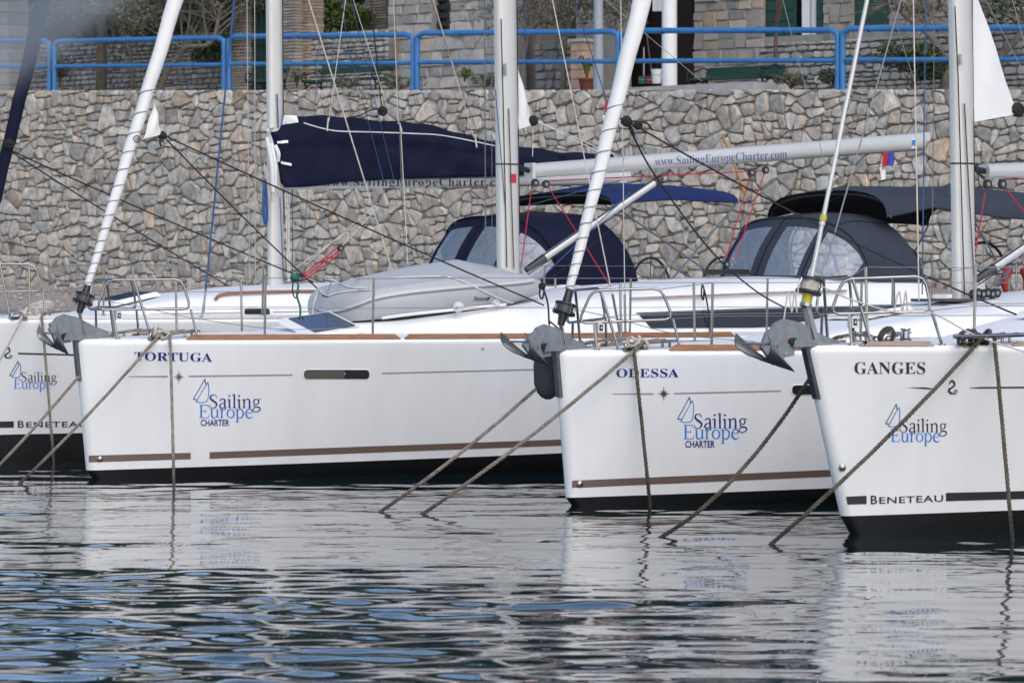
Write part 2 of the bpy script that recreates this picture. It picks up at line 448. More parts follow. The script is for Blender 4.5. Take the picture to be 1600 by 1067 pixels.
for i, (u, z, r) in enumerate(seeds):
    x0 = u/ASP; poly = [(x0-1.4, z-1.4), (x0+1.4, z-1.4), (x0+1.4, z+1.4), (x0-1.4, z+1.4)]
    for j, (a, b, q) in enumerate(seeds):
        dx, dz = a/ASP - x0, b - z; dd = dx*dx + dz*dz
        if j == i or dd > 5: continue
        L = math.sqrt(dd); h = (dd + (r*r - q*q)*.9)/(2*L)
        poly = clip_poly(poly, dx/L, dz/L, (x0*dx + z*dz)/L + h)
        if len(poly) < 3: break
    if len(poly) < 3: continue
    bits = []; shatter(poly, bits)
    for q in bits:
        q = inset(q, .006)
        if len(q) < 3: continue
        q = [(x*ASP, y) for x, y in q]; q = clip_poly(q, .0335, 1, 5.857 - .004)
        if len(q) >= 3: q = clip_poly(q, 0, -1, -1.3)
        if len(q) >= 3 and area(q) > .005: cells.append(q)
wall = empty('retaining_wall', WP((U0+U1)/2, 0, 1.6), 'long grey rubble stone retaining wall behind the yachts, below the blue railings', 'wall')
wb = MB()
ua, ub = U0 - 12, U1 + 14
wb.prism([WP(ua, .03, .9), WP(ub, .03, .9), WP(ub, .03, wtop(ub) - .01), WP(ua, .03, wtop(ua) - .01)], WN*.5)
wb.build('wall_core', 'mortar', wall, smooth=0)
lay(wall, cells, lambda u, z, d: WP(u, -d, z), 'stone', 'rubble_infill', lambda c: stone_tint(c), back=-.03, depth=.045,
    visible=lambda c: 1.85 < sum(p[1] for p in c)/len(c) and wu(0) < sum(p[0] for p in c)/len(c) < wu(1600))

# terrace on top
MB().grid(lambda s, t: WP(lerp(ua, ub, s), lerp(.40, 40, t), wtop(lerp(ua, ub, s)) - .06 - .09*clamp(t*40)), 20, 20).build('upper_terrace', 'concrete', kind='structure')

# hillside far behind, above the frame: it shows in the reflections
def hill_fn(s, t):
    u = lerp(-70, 90, s); b = lerp(26, 90, t); k = clamp((b-26)/50)
    z = 5.0 + 43*k**.9 + 1.2*math.sin(u*.12) + .8*math.sin(u*.31 + b*.2)
    return WP(u, b, z)
MB().grid(hill_fn, 60, 30).build('hill', 'hill_green', kind='structure', smooth=180)

# ------------------------------------------------------------------ vegetation
def leaves(mb, centre, rad, n, size, flat=1., tone=(.6, 1.5), squash=1.):
    for i in range(n):
        while True:
            q = V((random.uniform(-1, 1), random.uniform(-1, 1), random.uniform(-1, 1)))
            if q.length <= 1: break
        p = V(centre) + V((q.x*rad, q.y*rad, q.z*rad*squash)); s = size*random.uniform(.6, 1.4)
        a = V((random.gauss(0, 1), random.gauss(0, 1), random.gauss(0, .7))).normalized(); b = a.cross(V((random.gauss(0, 1), random.gauss(0, 1), random.gauss(0, 1)))).normalized()
        g = random.uniform(*tone); k = random.uniform(-.12, .12)
        mb.add([p - a*s, p - b*s*.35*flat, p + a*s, p + b*s*.35*flat], [(0, 1, 2, 3)]); mb.c += [(g*(1+k), g, g*(1-k))]*4
def tree(name, base, path, r0, crown, leafmat, label, cat='tree', bark='bark_grey', nleaf=60, lsize=.07, limbs=14, lrad=.45, group=None, twig=.012, squash=.8):
    """trunk along path; limbs fork to clump centres; foliage in clumps"""
    t = empty(name, base, label, cat, group); tb = MB(); cb = MB(); cb.c = []
    path = cr(path, 5); k = len(path); tb.tube(path, [lerp(r0, r0*.45, i/(k-1)) for i in range(k)], 9)
    cc, cr_, cs = crown
    for i in range(limbs):
        th = random.uniform(0, 6.28); ph = random.uniform(-.6, 1.)
        c = V(cc) + V((math.cos(th)*cr_[0]*math.sqrt(1-ph*ph*.8)*random.uniform(.5, 1), math.sin(th)*cr_[1]*random.uniform(.4, 1), ph*cr_[2]))
        s = path[random.randint(int(k*.45), k-1)]; mid = s.lerp(c, .5) + V((random.uniform(-.2, .2), random.uniform(-.2, .2), random.uniform(-.05, .3)))
        lp = cr([s, mid, c], 4); tb.tube(lp, [lerp(r0*.24, twig, j/(len(lp)-1)) for j in range(len(lp))], 6)
        for q in range(4):
            e = c + V((random.gauss(0, 1), random.gauss(0, 1), random.gauss(0, .8)))*lrad*.7; tb.tube([lp[-3], c.lerp(e, .5), e], [twig*1.1, twig*.8, twig*.4], 4)
            leaves(cb, e, lrad*random.uniform(.6, 1.1), nleaf//4, lsize, tone=cs, squash=squash)
    tb.build('trunk', bark, t)
    if cb.v: cb.build('crown', leafmat, t, smooth=0)
    return t
def TP(px, py, back):
    u, z = wpx(px, py, back); return WP(u, back, z)
def TG(px, back):
    u = wu(px, back); return WP(u, back, wtop(u) - .06)

tree('pine_tree', TG(158, 2.2), [TG(158, 2.2), TP(159, 60, 2.2), TP(158, -60, 2.2), TP(156, -200, 2.2)], .125, (TP(140, -120, 2.4), (2.6, 1.8, 1.7), (.5, 1.4)), 'leaf_dark',
     'tall straight trunked pine behind the blue railing, left of the furled white sail', bark='bark', nleaf=260, lsize=.10, limbs=26, lrad=.6)
tree('olive_tree', TG(246, 1.6), [TG(246, 1.6), TP(262, 112, 1.6), TP(280, 88, 1.6), TP(292, 74, 1.6), TP(330, 66, 1.8), TP(345, 10, 2.0)], .075, (TP(295, 0, 2.2), (1.7, 1.3, .75), (.5, 1.6)), 'leaf_olive',
     'grey green olive tree with crooked bare trunk right of the straight pine', bark='bark_grey', nleaf=300, lsize=.05, limbs=34, lrad=.34, twig=.010)
tree('olive_tree', TG(208, 2.6), [TG(208, 2.6), TP(205, 100, 2.6), TP(196, 55, 2.6), TP(178, 15, 2.6)], .055, (TP(205, 5, 2.8), (1.3, 1.1, .6), (.5, 1.6)), 'leaf_olive',
     'thin olive tree with leaning branches between pine trunk and white furled sail', bark='bark_grey', nleaf=240, lsize=.05, limbs=24, lrad=.32, twig=.010)
tree('leafless_tree', TG(815, 1.9), [TG(815, 1.9), TP(818, 90, 1.9), TP(828, 40, 1.9), TP(836, -20, 1.9)], .06, (TP(815, 10, 2.1), (1.35, 1.1, .95), (.5, 1.4)), 'leaf_olive',
     'sparse twiggy tree before the stone house beside the tallest mast', nleaf=26, lsize=.04, limbs=22, lrad=.4, twig=.010)
tree('leafless_tree', TG(880, 2.8), [TG(880, 2.8), TP(882, 70, 2.8), TP(895, 10, 2.8), TP(900, -50, 2.8)], .06, (TP(895, -10, 2.9), (1.2, 1.0, .9), (.5, 1.4)), 'leaf_olive',
     'olive green tree just left of the grey lamp post', nleaf=150, lsize=.05, limbs=20, lrad=.36, twig=.010)
tree('leafless_tree', TG(1478, 1.9), [TG(1478, 1.9), TP(1470, 85, 1.9), TP(1448, 50, 1.9), TP(1410, 20, 2.0), TP(1390, -20, 2.0)], .085, (TP(1425, 0, 2.2), (1.1, .9, .55), (.5, 1.4)), 'leaf_olive',
     'bare tree with thick bent limbs left of the rightmost mast', nleaf=14, lsize=.04, limbs=16, lrad=.35, twig=.014)
tree('leafless_tree', TG(1540, 1.9), [TG(1540, 1.9), TP(1565, 88, 1.9), TP(1590, 60, 1.9), TP(1612, 20, 2.0), TP(1620, -40, 2.0)], .085, (TP(1600, -5, 2.2), (.8, .8, .7), (.4, 1.2)), 'leaf_dark',
     'bent tree with dark needle tufts at the right edge behind the white sail corner', nleaf=120, lsize=.055, limbs=12, lrad=.3, twig=.014)
tree('slender_tree', TG(1216, 1.4), [TG(1216, 1.4), TP(1212, 78, 1.4), TP(1214, 30, 1.4), TP(1217, -40, 1.4)], .045, (TP(1220, -110, 1.5), (.9, .8, .6), (.5, 1.3)), 'leaf_dark',
     'slender brown trunk standing before the green shutters', bark='bark_red', nleaf=100, lsize=.06, limbs=12, lrad=.35)
def shrub(px, py0, py1, wpx_, back, leafmat, label, n=900, size=.05, cat='shrub', tone=(.5, 1.6), group=None, name='shrub'):
    b = TP(px, py1, back); tpt = TP(px, py0, back); h = tpt.z - b.z; w = wpx_*b.y/F/2
    t = empty(name, b, label, cat, group); sb = MB(); cb = MB(); cb.c = []
    for i in range(9):
        a = random.uniform(0, 6.28); e = b + V((math.cos(a)*w*.7, math.sin(a)*w*.6, h*random.uniform(.5, .9))); sb.tube([b, b.lerp(e, .5) + V((0, 0, h*.1)), e], [.014, .010, .004], 5)
        leaves(cb, e, max(w, h)*.42, n//9, size, tone=tone, squash=.8)
    sb.build('stem', 'bark', t); cb.build('foliage', leafmat, t, smooth=0); return t
shrub(510, 5, 62, 70, 4.6, 'leaf_bright', 'yellow green bush over the low wall, right of the brick pillar', 2200, .06)
shrub(560, 15, 62, 60, 4.6, 'leaf_bright', 'yellow green bush above the bench, nearest the stone house', 1700, .06)
shrub(540, -40, 30, 110, 6.5, 'leaf_dark', 'dark green bush standing behind the two yellow green ones', 2400, .08)
shrub(335, 62, 112, 60, 2.6, 'leaf_dark', 'dark green bush under the crooked olive tree', 1800, .055)
shrub(110, 5, 95, 120, 5.5, 'leaf_dark', 'large dark green bush behind the low wall at the left', 4200, .08)
shrub(255, 5, 80, 130, 5.5, 'leaf_dark', 'large dark green bush behind the olive trees', 4200, .08)
shrub(355, -10, 70, 80, 5.8, 'leaf_dark', 'dark green bush left of the slim brick pillar', 3000, .08)
shrub(1425, 78, 139, 95, 1.3, 'leaf_dark', 'low spreading dark green bush below the bare limbs at the right', 2800, .055, tone=(.5, 1.7))
shrub(1440, 72, 105, 34, 1.2, 'leaf_bright', 'small bright green sprig above the low dark bush', 500, .05)
shrub(1236, 118, 139, 52, .9, 'leaf_olive', 'weedy tuft on the terrace right of the second bench', 500, .045, cat='plant')
shrub(1300, 112, 139, 36, .9, 'leaf_dark', 'small weed beside the railing post at the right', 400, .045, cat='plant')
shrub(93, 92, 139, 16, .5, 'leaf_dark', 'creeping weed behind the leftmost whole railing', 420, .04, cat='plant')
shrub(726, 108, 128, 14, 1.2, 'leaf_bright', 'small leafy weed growing from the house wall', 250, .035, cat='plant')
shrub(757, 118, 139, 40, .8, 'leaf_olive', 'reddish green weeds at the wall top left of the tallest mast', 420, .04, cat='plant')
shrub(630, 122, 139, 70, .8, 'leaf_olive', 'low grass tuft at the wall top right of the first bench', 420, .04, cat='plant')
shrub(545, 124, 139, 40, .7, 'leaf_olive', 'low weeds in front of the first bench', 260, .04, cat='plant')
shrub(464, 110, 139, 16, 1.5, 'leaf_olive', 'dry weed at the foot of the stacked brick pillar', 200, .04, cat='plant')
# the wood on the slope: one mass, only reflected
wd = MB(); wd.c = []
for i in range(620):
    u = random.uniform(-60, 70); b = random.uniform(22, 80); k = clamp((b-26)/50); p = WP(u, b, 5.0 + 43*k**.9 + random.uniform(1, 5))
    leaves(wd, p, random.uniform(1.6, 3.0), 60, .55, flat=2., tone=(.5, 1.4))
wd.build('hillside_wood', 'leaf_dark', kind='stuff', smooth=0, label='dark evergreen wood covering the slope above the houses')

# ------------------------------------------------------------------ railings on the wall
def railing(px0, px1, yt0, yt1, label, b=.30, cut0=False):
    (ul, zl0), (ur, zr0) = wpx(px0, 137, b), wpx(px1, 137, b)
    zl, zr = wpx(px0, yt0, b)[1], wpx(px1, yt1, b)[1]; r = .052
    t = empty('railing_panel', WP((ul+ur)/2, b, wtop((ul+ur)/2)), label, 'railing', 'blue railing panels on the wall top')
    zbl, zbr = wtop(ul) - .1, wtop(ur) - .1; c = .16
    mb = MB(); mb.tube(cr([WP(ul, b, zbl), WP(ul, b, zl - c), WP(ul + .05, b, zl - .05), WP(ul + c, b, zl)], 5) , r, 10).build('post', 'rail_blue', t)
    mb = MB(); mb.tube(cr([WP(ur, b, zbr), WP(ur, b, zr - c), WP(ur - .05, b, zr - .05), WP(ur - c, b, zr)], 5), r, 10).build('post', 'rail_blue', t)
    MB().tube([WP(ul + c, b, zl), WP(ur - c, b, zr)], r, 10).build('top_rail', 'rail_blue', t)
    zm0, zm1 = lerp(zbl + .1, zl, .49), lerp(zbr + .1, zr, .49)
    MB().tube([WP(ul + r*.9, b, zm0), WP(ur - r*.9, b, zm1)], r*.82, 10).build('mid_rail', 'rail_blue', t)
    for i in range(7):
        rs = MB()
        f = random.uniform(.08, .92); top = random.random() < .5; z = lerp(zl, zr, f) if top else lerp(zm0, zm1, f); w = random.uniform(.03, .09)
        uu = lerp(ul, ur, f); rr = (r if top else r*.82) + .003
        rs.tube([WP(uu - w, b, z), WP(uu - w*.3, b, z - .012), WP(uu + w, b, z)], [rr*.55, rr*.95, rr*.5], 8)
        rs.build('rust_patch', 'rail_rust', t)
railing(-215, 77, 68, 63, 'blue tubular railing panel cut off by the left edge of the photo')
railing(85, 350, 65, 59, 'blue railing panel before the pine trunk and low dry stone wall')
railing(358, 645, 58, 54, 'blue railing panel in front of the first green bench')
railing(652, 966, 53, 49, 'blue railing panel in front of the stone house, crossed by the tallest mast')
railing(973, 1309, 49, 47, 'blue railing panel before the white column and second green bench')
railing(1317, 1668, 46, 43, 'blue railing panel at the right edge, above the low dark bush')

# ------------------------------------------------------------------ upper walls, houses
def coursed(u0, u1, z0, z1, hmin, hmax, wmin, wmax, holes=(), joint=.012, jit=.0):
    out = []; z = z0
    while z < z1 - .04:
        h = min(random.uniform(hmin, hmax), z1 - z); u = u0 - random.uniform(0, wmin)
        while u < u1 - .03:
            w = random.uniform(wmin, wmax); a, b = max(u, u0), min(u + w, u1); u += w
            if b - a < .05: continue
            subs = [(z, z+h)]
            if h > 1.6*hmin and random.random() < .35: s = random.uniform(.4, .6); subs = [(z, z+h*s), (z+h*s, z+h)]
            for c, d in subs:
                if any(b > H[0] and a < H[1] and d > H[2] and c < H[3] for H in holes):
                    for H in holes:
                        if b > H[0] and a < H[1] and d > H[2] and c < H[3]:
                            if a < H[0]: b2, a2 = H[0], a
                            elif b > H[1]: a2, b2 = H[1], b
                            else: a2 = b2 = 0
                    if b2 - a2 < .06: continue
                    A, B = a2, b2
                else: A, B = a, b
                j = joint; q = lambda: random.uniform(-jit, jit)
                out.append([(A+j+q(), c+j+q()), (B-j+q(), c+j+q()), (B-j+q(), d-j+q()), (A+j+q(), d-j+q())])
        z += h
    return out
def dry_wall(px0, px1, ytop, back, label, hm=(.07, .14), wm=(.12, .30), limit=300, warm=.1, tone=1.):
    u0, u1 = wu(px0, back), wu(px1, back); z1 = wpx((px0+px1)/2, ytop, back)[1]; z0 = min(wtop(u0), wtop(u1)) - .06
    t = empty('dry_stone_wall', WP((u0+u1)/2, back, z0), label, 'wall')
    MB().prism([WP(u0, back+.03, z0 - .3), WP(u1, back+.03, z0 - .3), WP(u1, back+.03, z1 - .03), WP(u0, back+.03, z1 - .03)], WN*.4).build('wall_core', 'mortar', t, smooth=0)
    cs = coursed(u0, u1, z0, z1, *hm, *wm, joint=.010, jit=.012)
    lay(t, cs, lambda u, z, d: WP(u, back - d, z), 'dry_stone', 'small_stones', lambda c: tuple(x*tone for x in stone_tint(c, warm)), back=-.04, depth=.04, chamfer=True, limit=limit, rough=.4)
dry_wall(-60, 362, 62, 3.4, 'low dry stone wall at the left, behind the pine trunk', limit=300)
dry_wall(458, 606, 50, 3.0, 'low dry stone wall of flat stones behind the first green bench', limit=260)
dry_wall(1185, 1640, 56, 2.6, 'low dry stone wall under the green shuttered window, right of the second bench', hm=(.09, .18), wm=(.14, .32), limit=290)
dry_wall(836, 892, 66, 3.6, 'short stretch of mossy wall behind the twiggy trees', hm=(.12, .22), wm=(.2, .45), tone=.75)

def brick_pillar(px0, px1, ytop, back, label, tones, depth=.45, h=.062):
    u0, u1 = wu(px0, back), wu(px1, back); z0 = wtop(u0) - .06; z1 = wpx(px0, ytop, back)[1]
    t = empty('brick_pillar', WP((u0+u1)/2, back + depth/2, z0), label, 'pillar', 'stacked brick pillars')
    MB().prism([WP(u0+.02, back+.02, z0), WP(u1-.02, back+.02, z0), WP(u1-.02, back+.02, z1 - .01), WP(u0+.02, back+.02, z1 - .01)], WN*(depth-.04)).build('pillar_core', 'mortar', t, smooth=0)
    z = z0; i = 0; big = 0; rest = MB(); rest.c = []
    while z < z1:
        hh = h*random.uniform(.8, 1.2); m = (u0+u1)/2 + random.uniform(-.06, .06)
        for a, b in ((u0, m), (m, u1)):
            mb = MB(); j = .006; o = random.uniform(-.012, .012)
            mb.box(WP((a+b)/2, back + depth/2 - .012 + o, z + hh/2), WE*((b-a)/2 - j), WN*(depth/2), V((0, 0, hh/2 - .009)))
            g = random.uniform(.75, 1.2); w = random.choice(tones) + random.uniform(-.04, .04); mb.c = [(g*(1+w), g, g*(1-w))]*8
            if proj(WP(a, back, z))[1] > -12: mb.build('brick', 'brick', t, smooth=0)
            else: rest.add(mb.v, mb.f); rest.c += mb.c
        z += hh
    if rest.v: rest.build('upper_bricks', 'brick', t, smooth=0, kind='stuff')
brick_pillar(362, 384, -60, 2.9, 'slim grey brick pillar left of the sail cover mast', (.0, .05))
brick_pillar(441, 462, -60, 2.7, 'stacked grey brick pillar just right of the sail cover mast', (.0, .04))
brick_pillar(463, 482, -60, 2.9, 'reddish brick pillar left of the yellow green bushes', (.2, .14))
brick_pillar(570, 604, -60, 5.2, 'wide brown brick pillar behind the bushes, against the stone house', (.12, .06))

# green gate between the pillars
gt = empty('garden_gate', TG(401, 3.1), 'dark green barred gate between the two grey brick pillars', 'gate')
ga, gb_ = wu(384.5, 3.1), wu(440, 2.9); gz = wtop(ga) - .05
MB().box(WP((ga+gb_)/2, 3.12, gz + 1.3), WE*((gb_-ga)/2), WN*.012, V((0, 0, 1.25))).build('gate_panel', 'shutter_green', gt)
for i in range(9):
    u = lerp(ga + .05, gb_ - .05, i/8); MB().tube([WP(u, 3.08, gz), WP(u, 3.08, gz + 2.6)], .014, 6).build('bar', 'cast_iron', gt)
for z in (.2, 1.1, 1.9): MB().box(WP((ga+gb_)/2, 3.055, gz + z), WE*((gb_-ga)/2 - .01), WN*.01, V((0, 0, .02))).build('crossbar', 'shutter_green', gt)

def house(px0, px1, back, label, holes_px, yroof, joint=.010, hm=(.16, .32), wm=(.22, .52), warm=.12, depth=6., tone=1., name='stone_house', z_blocks=-14):
    u0, u1 = wu(px0, back), wu(px1, back); z0 = min(wtop(u0), wtop(u1)) - .06; z1 = wpx((px0+px1)/2, yroof, back)[1]
    zb = wpx((px0+px1)/2, z_blocks, back)[1]
    t = empty(name, WP((u0+u1)/2, back + depth/2, z0), label, 'house')
    holes = []
    for (a, b, y0, y1) in holes_px:
        ua_, ub_ = wu(a, back), wu(b, back); um = (ua_+ub_)/2; k = WP(um, back, 0).y/F
        holes.append((ua_, ub_, HC - (y1-HY)*k, HC - (y0-HY)*k))
    # wall core with openings: strips left between the holes
    core = MB(); cuts = sorted(set([u0, u1] + [h for H in holes for h in H[:2] if u0 < h < u1]))
    for a, b in zip(cuts, cuts[1:]):
        m = (a+b)/2; zs = [(z0 - .3, z1)]
        for H in holes:
            if H[0] < m < H[1]:
                zs = [s for (c, d) in zs for s in ((c, min(d, H[2])), (max(c, H[3]), d)) if s[1] - s[0] > .01]
        for c, d in zs: core.prism([WP(a, back+.02, c), WP(b, back+.02, c), WP(b, back+.02, d), WP(a, back+.02, d)], WN*.4)
    core.box(WP((u0+u1)/2, back + depth/2 + .5, (z0+z1)/2), WE*((u1-u0)/2), WN*(depth/2 - .2), V((0, 0, (z1-z0)/2)))
    core.build('wall', 'light_mortar', t, smooth=0)
    cs = coursed(u0, u1, z0, zb, *hm, *wm, holes=holes, joint=joint, jit=.010)
    lay(t, cs, lambda u, z, d: WP(u, back - d, z), 'ashlar', 'small_blocks', lambda c: tuple(x*tone for x in stone_tint(c, warm)), back=-.02, depth=.010, chamfer=False, rough=.3, limit=300, smooth=30, name='block')
    # the storeys above the picture: one joined part
    up = coursed(u0, u1, zb, z1, .3, .5, .5, 1., holes=holes); ub2 = MB(); ub2.c = []
    for c in up:
        vs, fs = stone_geo(c, lambda u, z, d: WP(u, back - d, z), -.03, .02, .2, False); ub2.add(vs, fs); ub2.c += [stone_tint()]*len(vs)
    if ub2.v: ub2.build('upper_blocks', 'ashlar', t, smooth=30, kind='stuff')
    rf = MB(); e = .4
    A, B, C, D = WP(u0-e, back-e, z1), WP(u1+e, back-e, z1), WP(u1+e, back+depth+e, z1), WP(u0-e, back+depth+e, z1)
    rA, rB = WP(u0-e, back+depth/2, z1+1.3), WP(u1+e, back+depth/2, z1+1.3)
    rf.add([A, B, C, D, rA, rB], [(0, 1, 5, 4), (2, 3, 4, 5), (1, 2, 5), (3, 0, 4), (3, 2, 1, 0)]).build('roof', 'roof_tile', t, smooth=0)
    return t, holes, back
h1, H1, b1 = house(606, 800, 3.3, 'pale squared stone house with a narrow dark window, left of the tallest mast', [(674, 703, -80, 47)], -260, hm=(.17, .34), wm=(.22, .55), warm=.04, tone=1.05)
u0, u1, za, zb = H1[0]
MB().box(WP((u0+u1)/2, b1 + .25, (za+zb)/2), WE*((u1-u0)/2), WN*.02, V((0, 0, (zb-za)/2))).build('window_pane', 'tint_glass', h1)
for i in range(5):
    z = za + .12 + i*.17; MB().box(WP((u0+u1)/2, b1 + .17, z), WE*((u1-u0)/2 - .004), WN*.022, V((0, 0, .05))).build('louvre', 'cast_iron', h1)
h2, H2, b2 = house(1084, 1700, 4.2, 'brown and grey stone house with green shuttered window behind the second bench', [(1192, 1286, -90, 56), (1330, 1388, -90, 40)], -280, hm=(.22, .40), wm=(.22, .44), warm=.34, tone=.86)
u0, u1, za, zb = H2[0]; W = u1 - u0
MB().box(WP((u0+u1)/2, b2 + .30, (za+zb)/2), WE*(W/2), WN*.02, V((0, 0, (zb-za)/2))).build('window_pane', 'tint_glass', h2)
for f0, f1, d in ((0, .50, .10), (.84, 1, .10)):
    s = MB().box(WP(u0 + W*(f0+f1)/2, b2 + d, (za+zb)/2), WE*(W*(f1-f0)/2 - .005), WN*.025, V((0, 0, (zb-za)/2 - .005))).build('shutter', 'shutter_green', h2)
    for i in range(8):
        MB().box(WP(u0 + W*(f0+f1)/2, b2 + d - .035, za + .12 + i*.2), WE*(W*(f1-f0)/2 - .06), WN*.012, V((0, 0, .03))).build('slat', 'shutter_green', s)
for f0, f1 in ((.555, .68), (.715, .80)):
    MB().box(WP(u0 + W*(f0+f1)/2, b2 + .2, (za+zb)/2), WE*(W*(f1-f0)/2), WN*.03, V((0, 0, (zb-za)/2 - .002))).build('window_frame', 'white_paint', h2)
u0, u1, za, zb = H2[1]
MB().box(WP((u0+u1)/2, b2 + .12, (za+zb)/2), WE*((u1-u0)/2), WN*.02, V((0, 0, (zb-za)/2))).build('shutter', 'shutter_green', h2)

# porch between the houses: dark doorway, white column, drain pipe
pz = wtop(wu(1020, 3)) - .06
ph = empty('house_porch', TG(1020, 4.3), 'dark brown doorway recess left of the brown stone house', 'porch')
MB().box(WP((wu(900, 5.4)+wu(1100, 5.4))/2, 5.4, pz + 2.2), WE*2.3, WN*.05, V((0, 0, 2.3))).build('back_wall', 'door_brown', ph, smooth=0)
for a, b in ((972, 1008), (1012, 1048), (1052, 1084)):
    MB().box(WP((wu(a, 5.3)+wu(b, 5.3))/2, 5.31, pz + 1.6), WE*((wu(b, 5.3)-wu(a, 5.3))/2 - .01), WN*.03, V((0, 0, 1.6))).build('door_leaf', 'door_brown', ph, smooth=0)
MB().box(WP((wu(900, 4.4)+wu(965, 4.4))/2, 4.6, pz + 2.2), WE*((wu(965, 4.4)-wu(900, 4.4))/2), WN*.2, V((0, 0, 2.3))).build('side_wall', 'render', ph, smooth=0)
MB().box(WP((wu(900, 4)+wu(1100, 4))/2, 4.6, pz + 4.7), WE*2.5, WN*1.2, V((0, 0, .15))).build('porch_slab', 'white_paint', ph, smooth=0)
cl = empty('porch_column', TG(1046, 2.6), 'round white column in front of the dark doorway', 'column')
c0, c1 = TG(1046, 2.6), TP(1046, -120, 2.6)
MB().tube([c0, c0.lerp(c1, .5), V((c0.x, c0.y, c1.z))], [.145, .14, .135], 20).build('shaft', 'white_paint', cl)
MB().box(c0 + V((0, 0, .02)), WE*.19, WN*.19, V((0, 0, .05))).build('base', 'white_paint', cl)
MB().box(V((c0.x, c0.y, c1.z + .06)), WE*.2, WN*.2, V((0, 0, .08))).build('capital', 'white_paint', cl)
q = TP(1027, 18, 2.9); hb = MB().box(q + V((0, 0, .5)), WE*.075, WN*.05, V((0, 0, .5))); hb.build('awning_box', 'white_paint', label='pale blue white panel hanging left of the white column top', cat='awning')
# things by the door
def lathe(prof, c, n=18):
    mb = MB(); mb.rings([[V(c) + V((math.cos(6.2832*j/n)*r, math.sin(6.2832*j/n)*r, z)) for j in range(n)] for r, z in prof]); return mb
def bucket(px, back, h, r, m, label, cat='bucket', name='bucket'):
    c = TG(px, back); c.z = TP(px, 131, back).z; t = empty(name, c, label, cat)
    lathe([(r*.72, 0), (r*.76, .01), (r*.98, h*.95), (r*1.05, h*.95), (r*1.05, h), (r*.95, h), (r*.74, .03)], c).build('body', m, t)
    MB().tube(cr([c + V((-r, 0, h*.9)), c + V((-r*.6, -r*.8, h*.62)), c + V((r*.6, -r*.8, h*.62)), c + V((r, 0, h*.9))], 5), .006, 5).build('handle', 'wire_steel', t)
bucket(1026, 1.6, .26, .105, 'plastic_white', 'white bucket standing left of the white column')
bucket(1004, 1.7, .11, .07, 'plastic_green', 'small green tub on the step by the doorway')
bucket(1014, 1.75, .11, .06, 'plastic_red', 'small dark red tub between green tub and white bucket')
def broom(px0, y0, px1, y1, back, m, label):
    a, b = TP(px0, y0, back), TP(px1, y1, back); t = empty('broom', b, label, 'broom')
    MB().tube([a, b + V((0, 0, .12))], .013, 7).build('handle', m, t); MB().box(b + V((0, 0, .07)), WE*.11, WN*.03, V((0, 0, .07))).build('head', 'dark_grey', t)
broom(1010, 52, 1019, 131, 1.9, 'bark_red', 'reddish broom leaning in the dark doorway')
broom(1006, 74, 1006, 131, 1.9, 'lamp_grey', 'pale stick mop standing by the green tub')
# step in front of the house
ks = MB().box(WP((wu(986, .6)+wu(1186, .6))/2, 1.0, wtop(wu(1086, .6)) + .0), WE*((wu(1186, .6)-wu(986, .6))/2), WN*.55, V((0, 0, .10)))
ks.build('paved_step', 'concrete', kind='structure', smooth=0)
# lamp post
lp = empty('lamp_post', TG(935, 1.2), 'grey metal lamp post behind the railing, left of the dark doorway', 'lamp post')
c0 = TG(935, 1.2); MB().tube([c0, c0 + V((0, 0, 1.2)), c0 + V((0, 0, 5.5))], [.098, .09, .06], 14).build('pole', 'lamp_grey', lp)
MB().cyl(c0 + V((0, 0, .03)), (0, 0, 1), .15, .06).build('base', 'lamp_grey', lp)
MB().tube(cr([c0 + V((0, 0, 5.4)), c0 + V((-.1, -.2, 5.8)), c0 + V((-.4, -.6, 5.95))], 5), .04, 8).build('arm', 'lamp_grey', lp)
MB().ball(c0 + V((-.5, -.75, 5.93)), .14, .3, .07).build('lamp_head', 'lamp_grey', lp)
# little gate pillar and potted palm
gp = empty('gate_pillar', TG(901, 2.6), 'short pinkish stone pillar left of the potted palm', 'pillar')
u0, u1 = wu(892, 2.6), wu(911, 2.6); z0 = wtop(u0) - .06; z1 = wpx(900, 66, 2.6)[1]
MB().prism([WP(u0+.02, 2.62, z0), WP(u1-.02, 2.62, z0), WP(u1-.02, 2.62, z1), WP(u0+.02, 2.62, z1)], WN*.36).build('pillar_core', 'light_mortar', gp, smooth=0)
nb = 6
for i in range(nb):
    for k in range(2):
        f = (0, .45 + .15*(i % 2), 1); mb = MB(); a, b = lerp(u0, u1, f[k]), lerp(u0, u1, f[k+1]); h = (z1-z0)/nb
        mb.box(WP((a+b)/2, 2.79, z0 + h*(i+.5)), WE*((b-a)/2 - .006), WN*.2, V((0, 0, h/2 - .007))); g = random.uniform(.8, 1.25); mb.c = [(g, g*random.uniform(.9, 1.05), g*random.uniform(.85, 1.05))]*8
        mb.build('block', 'pink_stone', gp, smooth=0)
MB().box(WP((u0+u1)/2, 2.79, z1 + .03), WE*((u1-u0)/2 + .04), WN*.24, V((0, 0, .03))).build('cap', 'concrete', gp)
pp = empty('potted_palm', TG(917, 2.0), 'small palm in a terracotta pot left of the grey lamp post', 'plant')
c = TG(917, 2.0)
lathe([(.10, 0), (.15, .3), (.17, .3), (.17, .34), (.14, .34), (.12, .25)], c).build('pot', 'terracotta', pp)
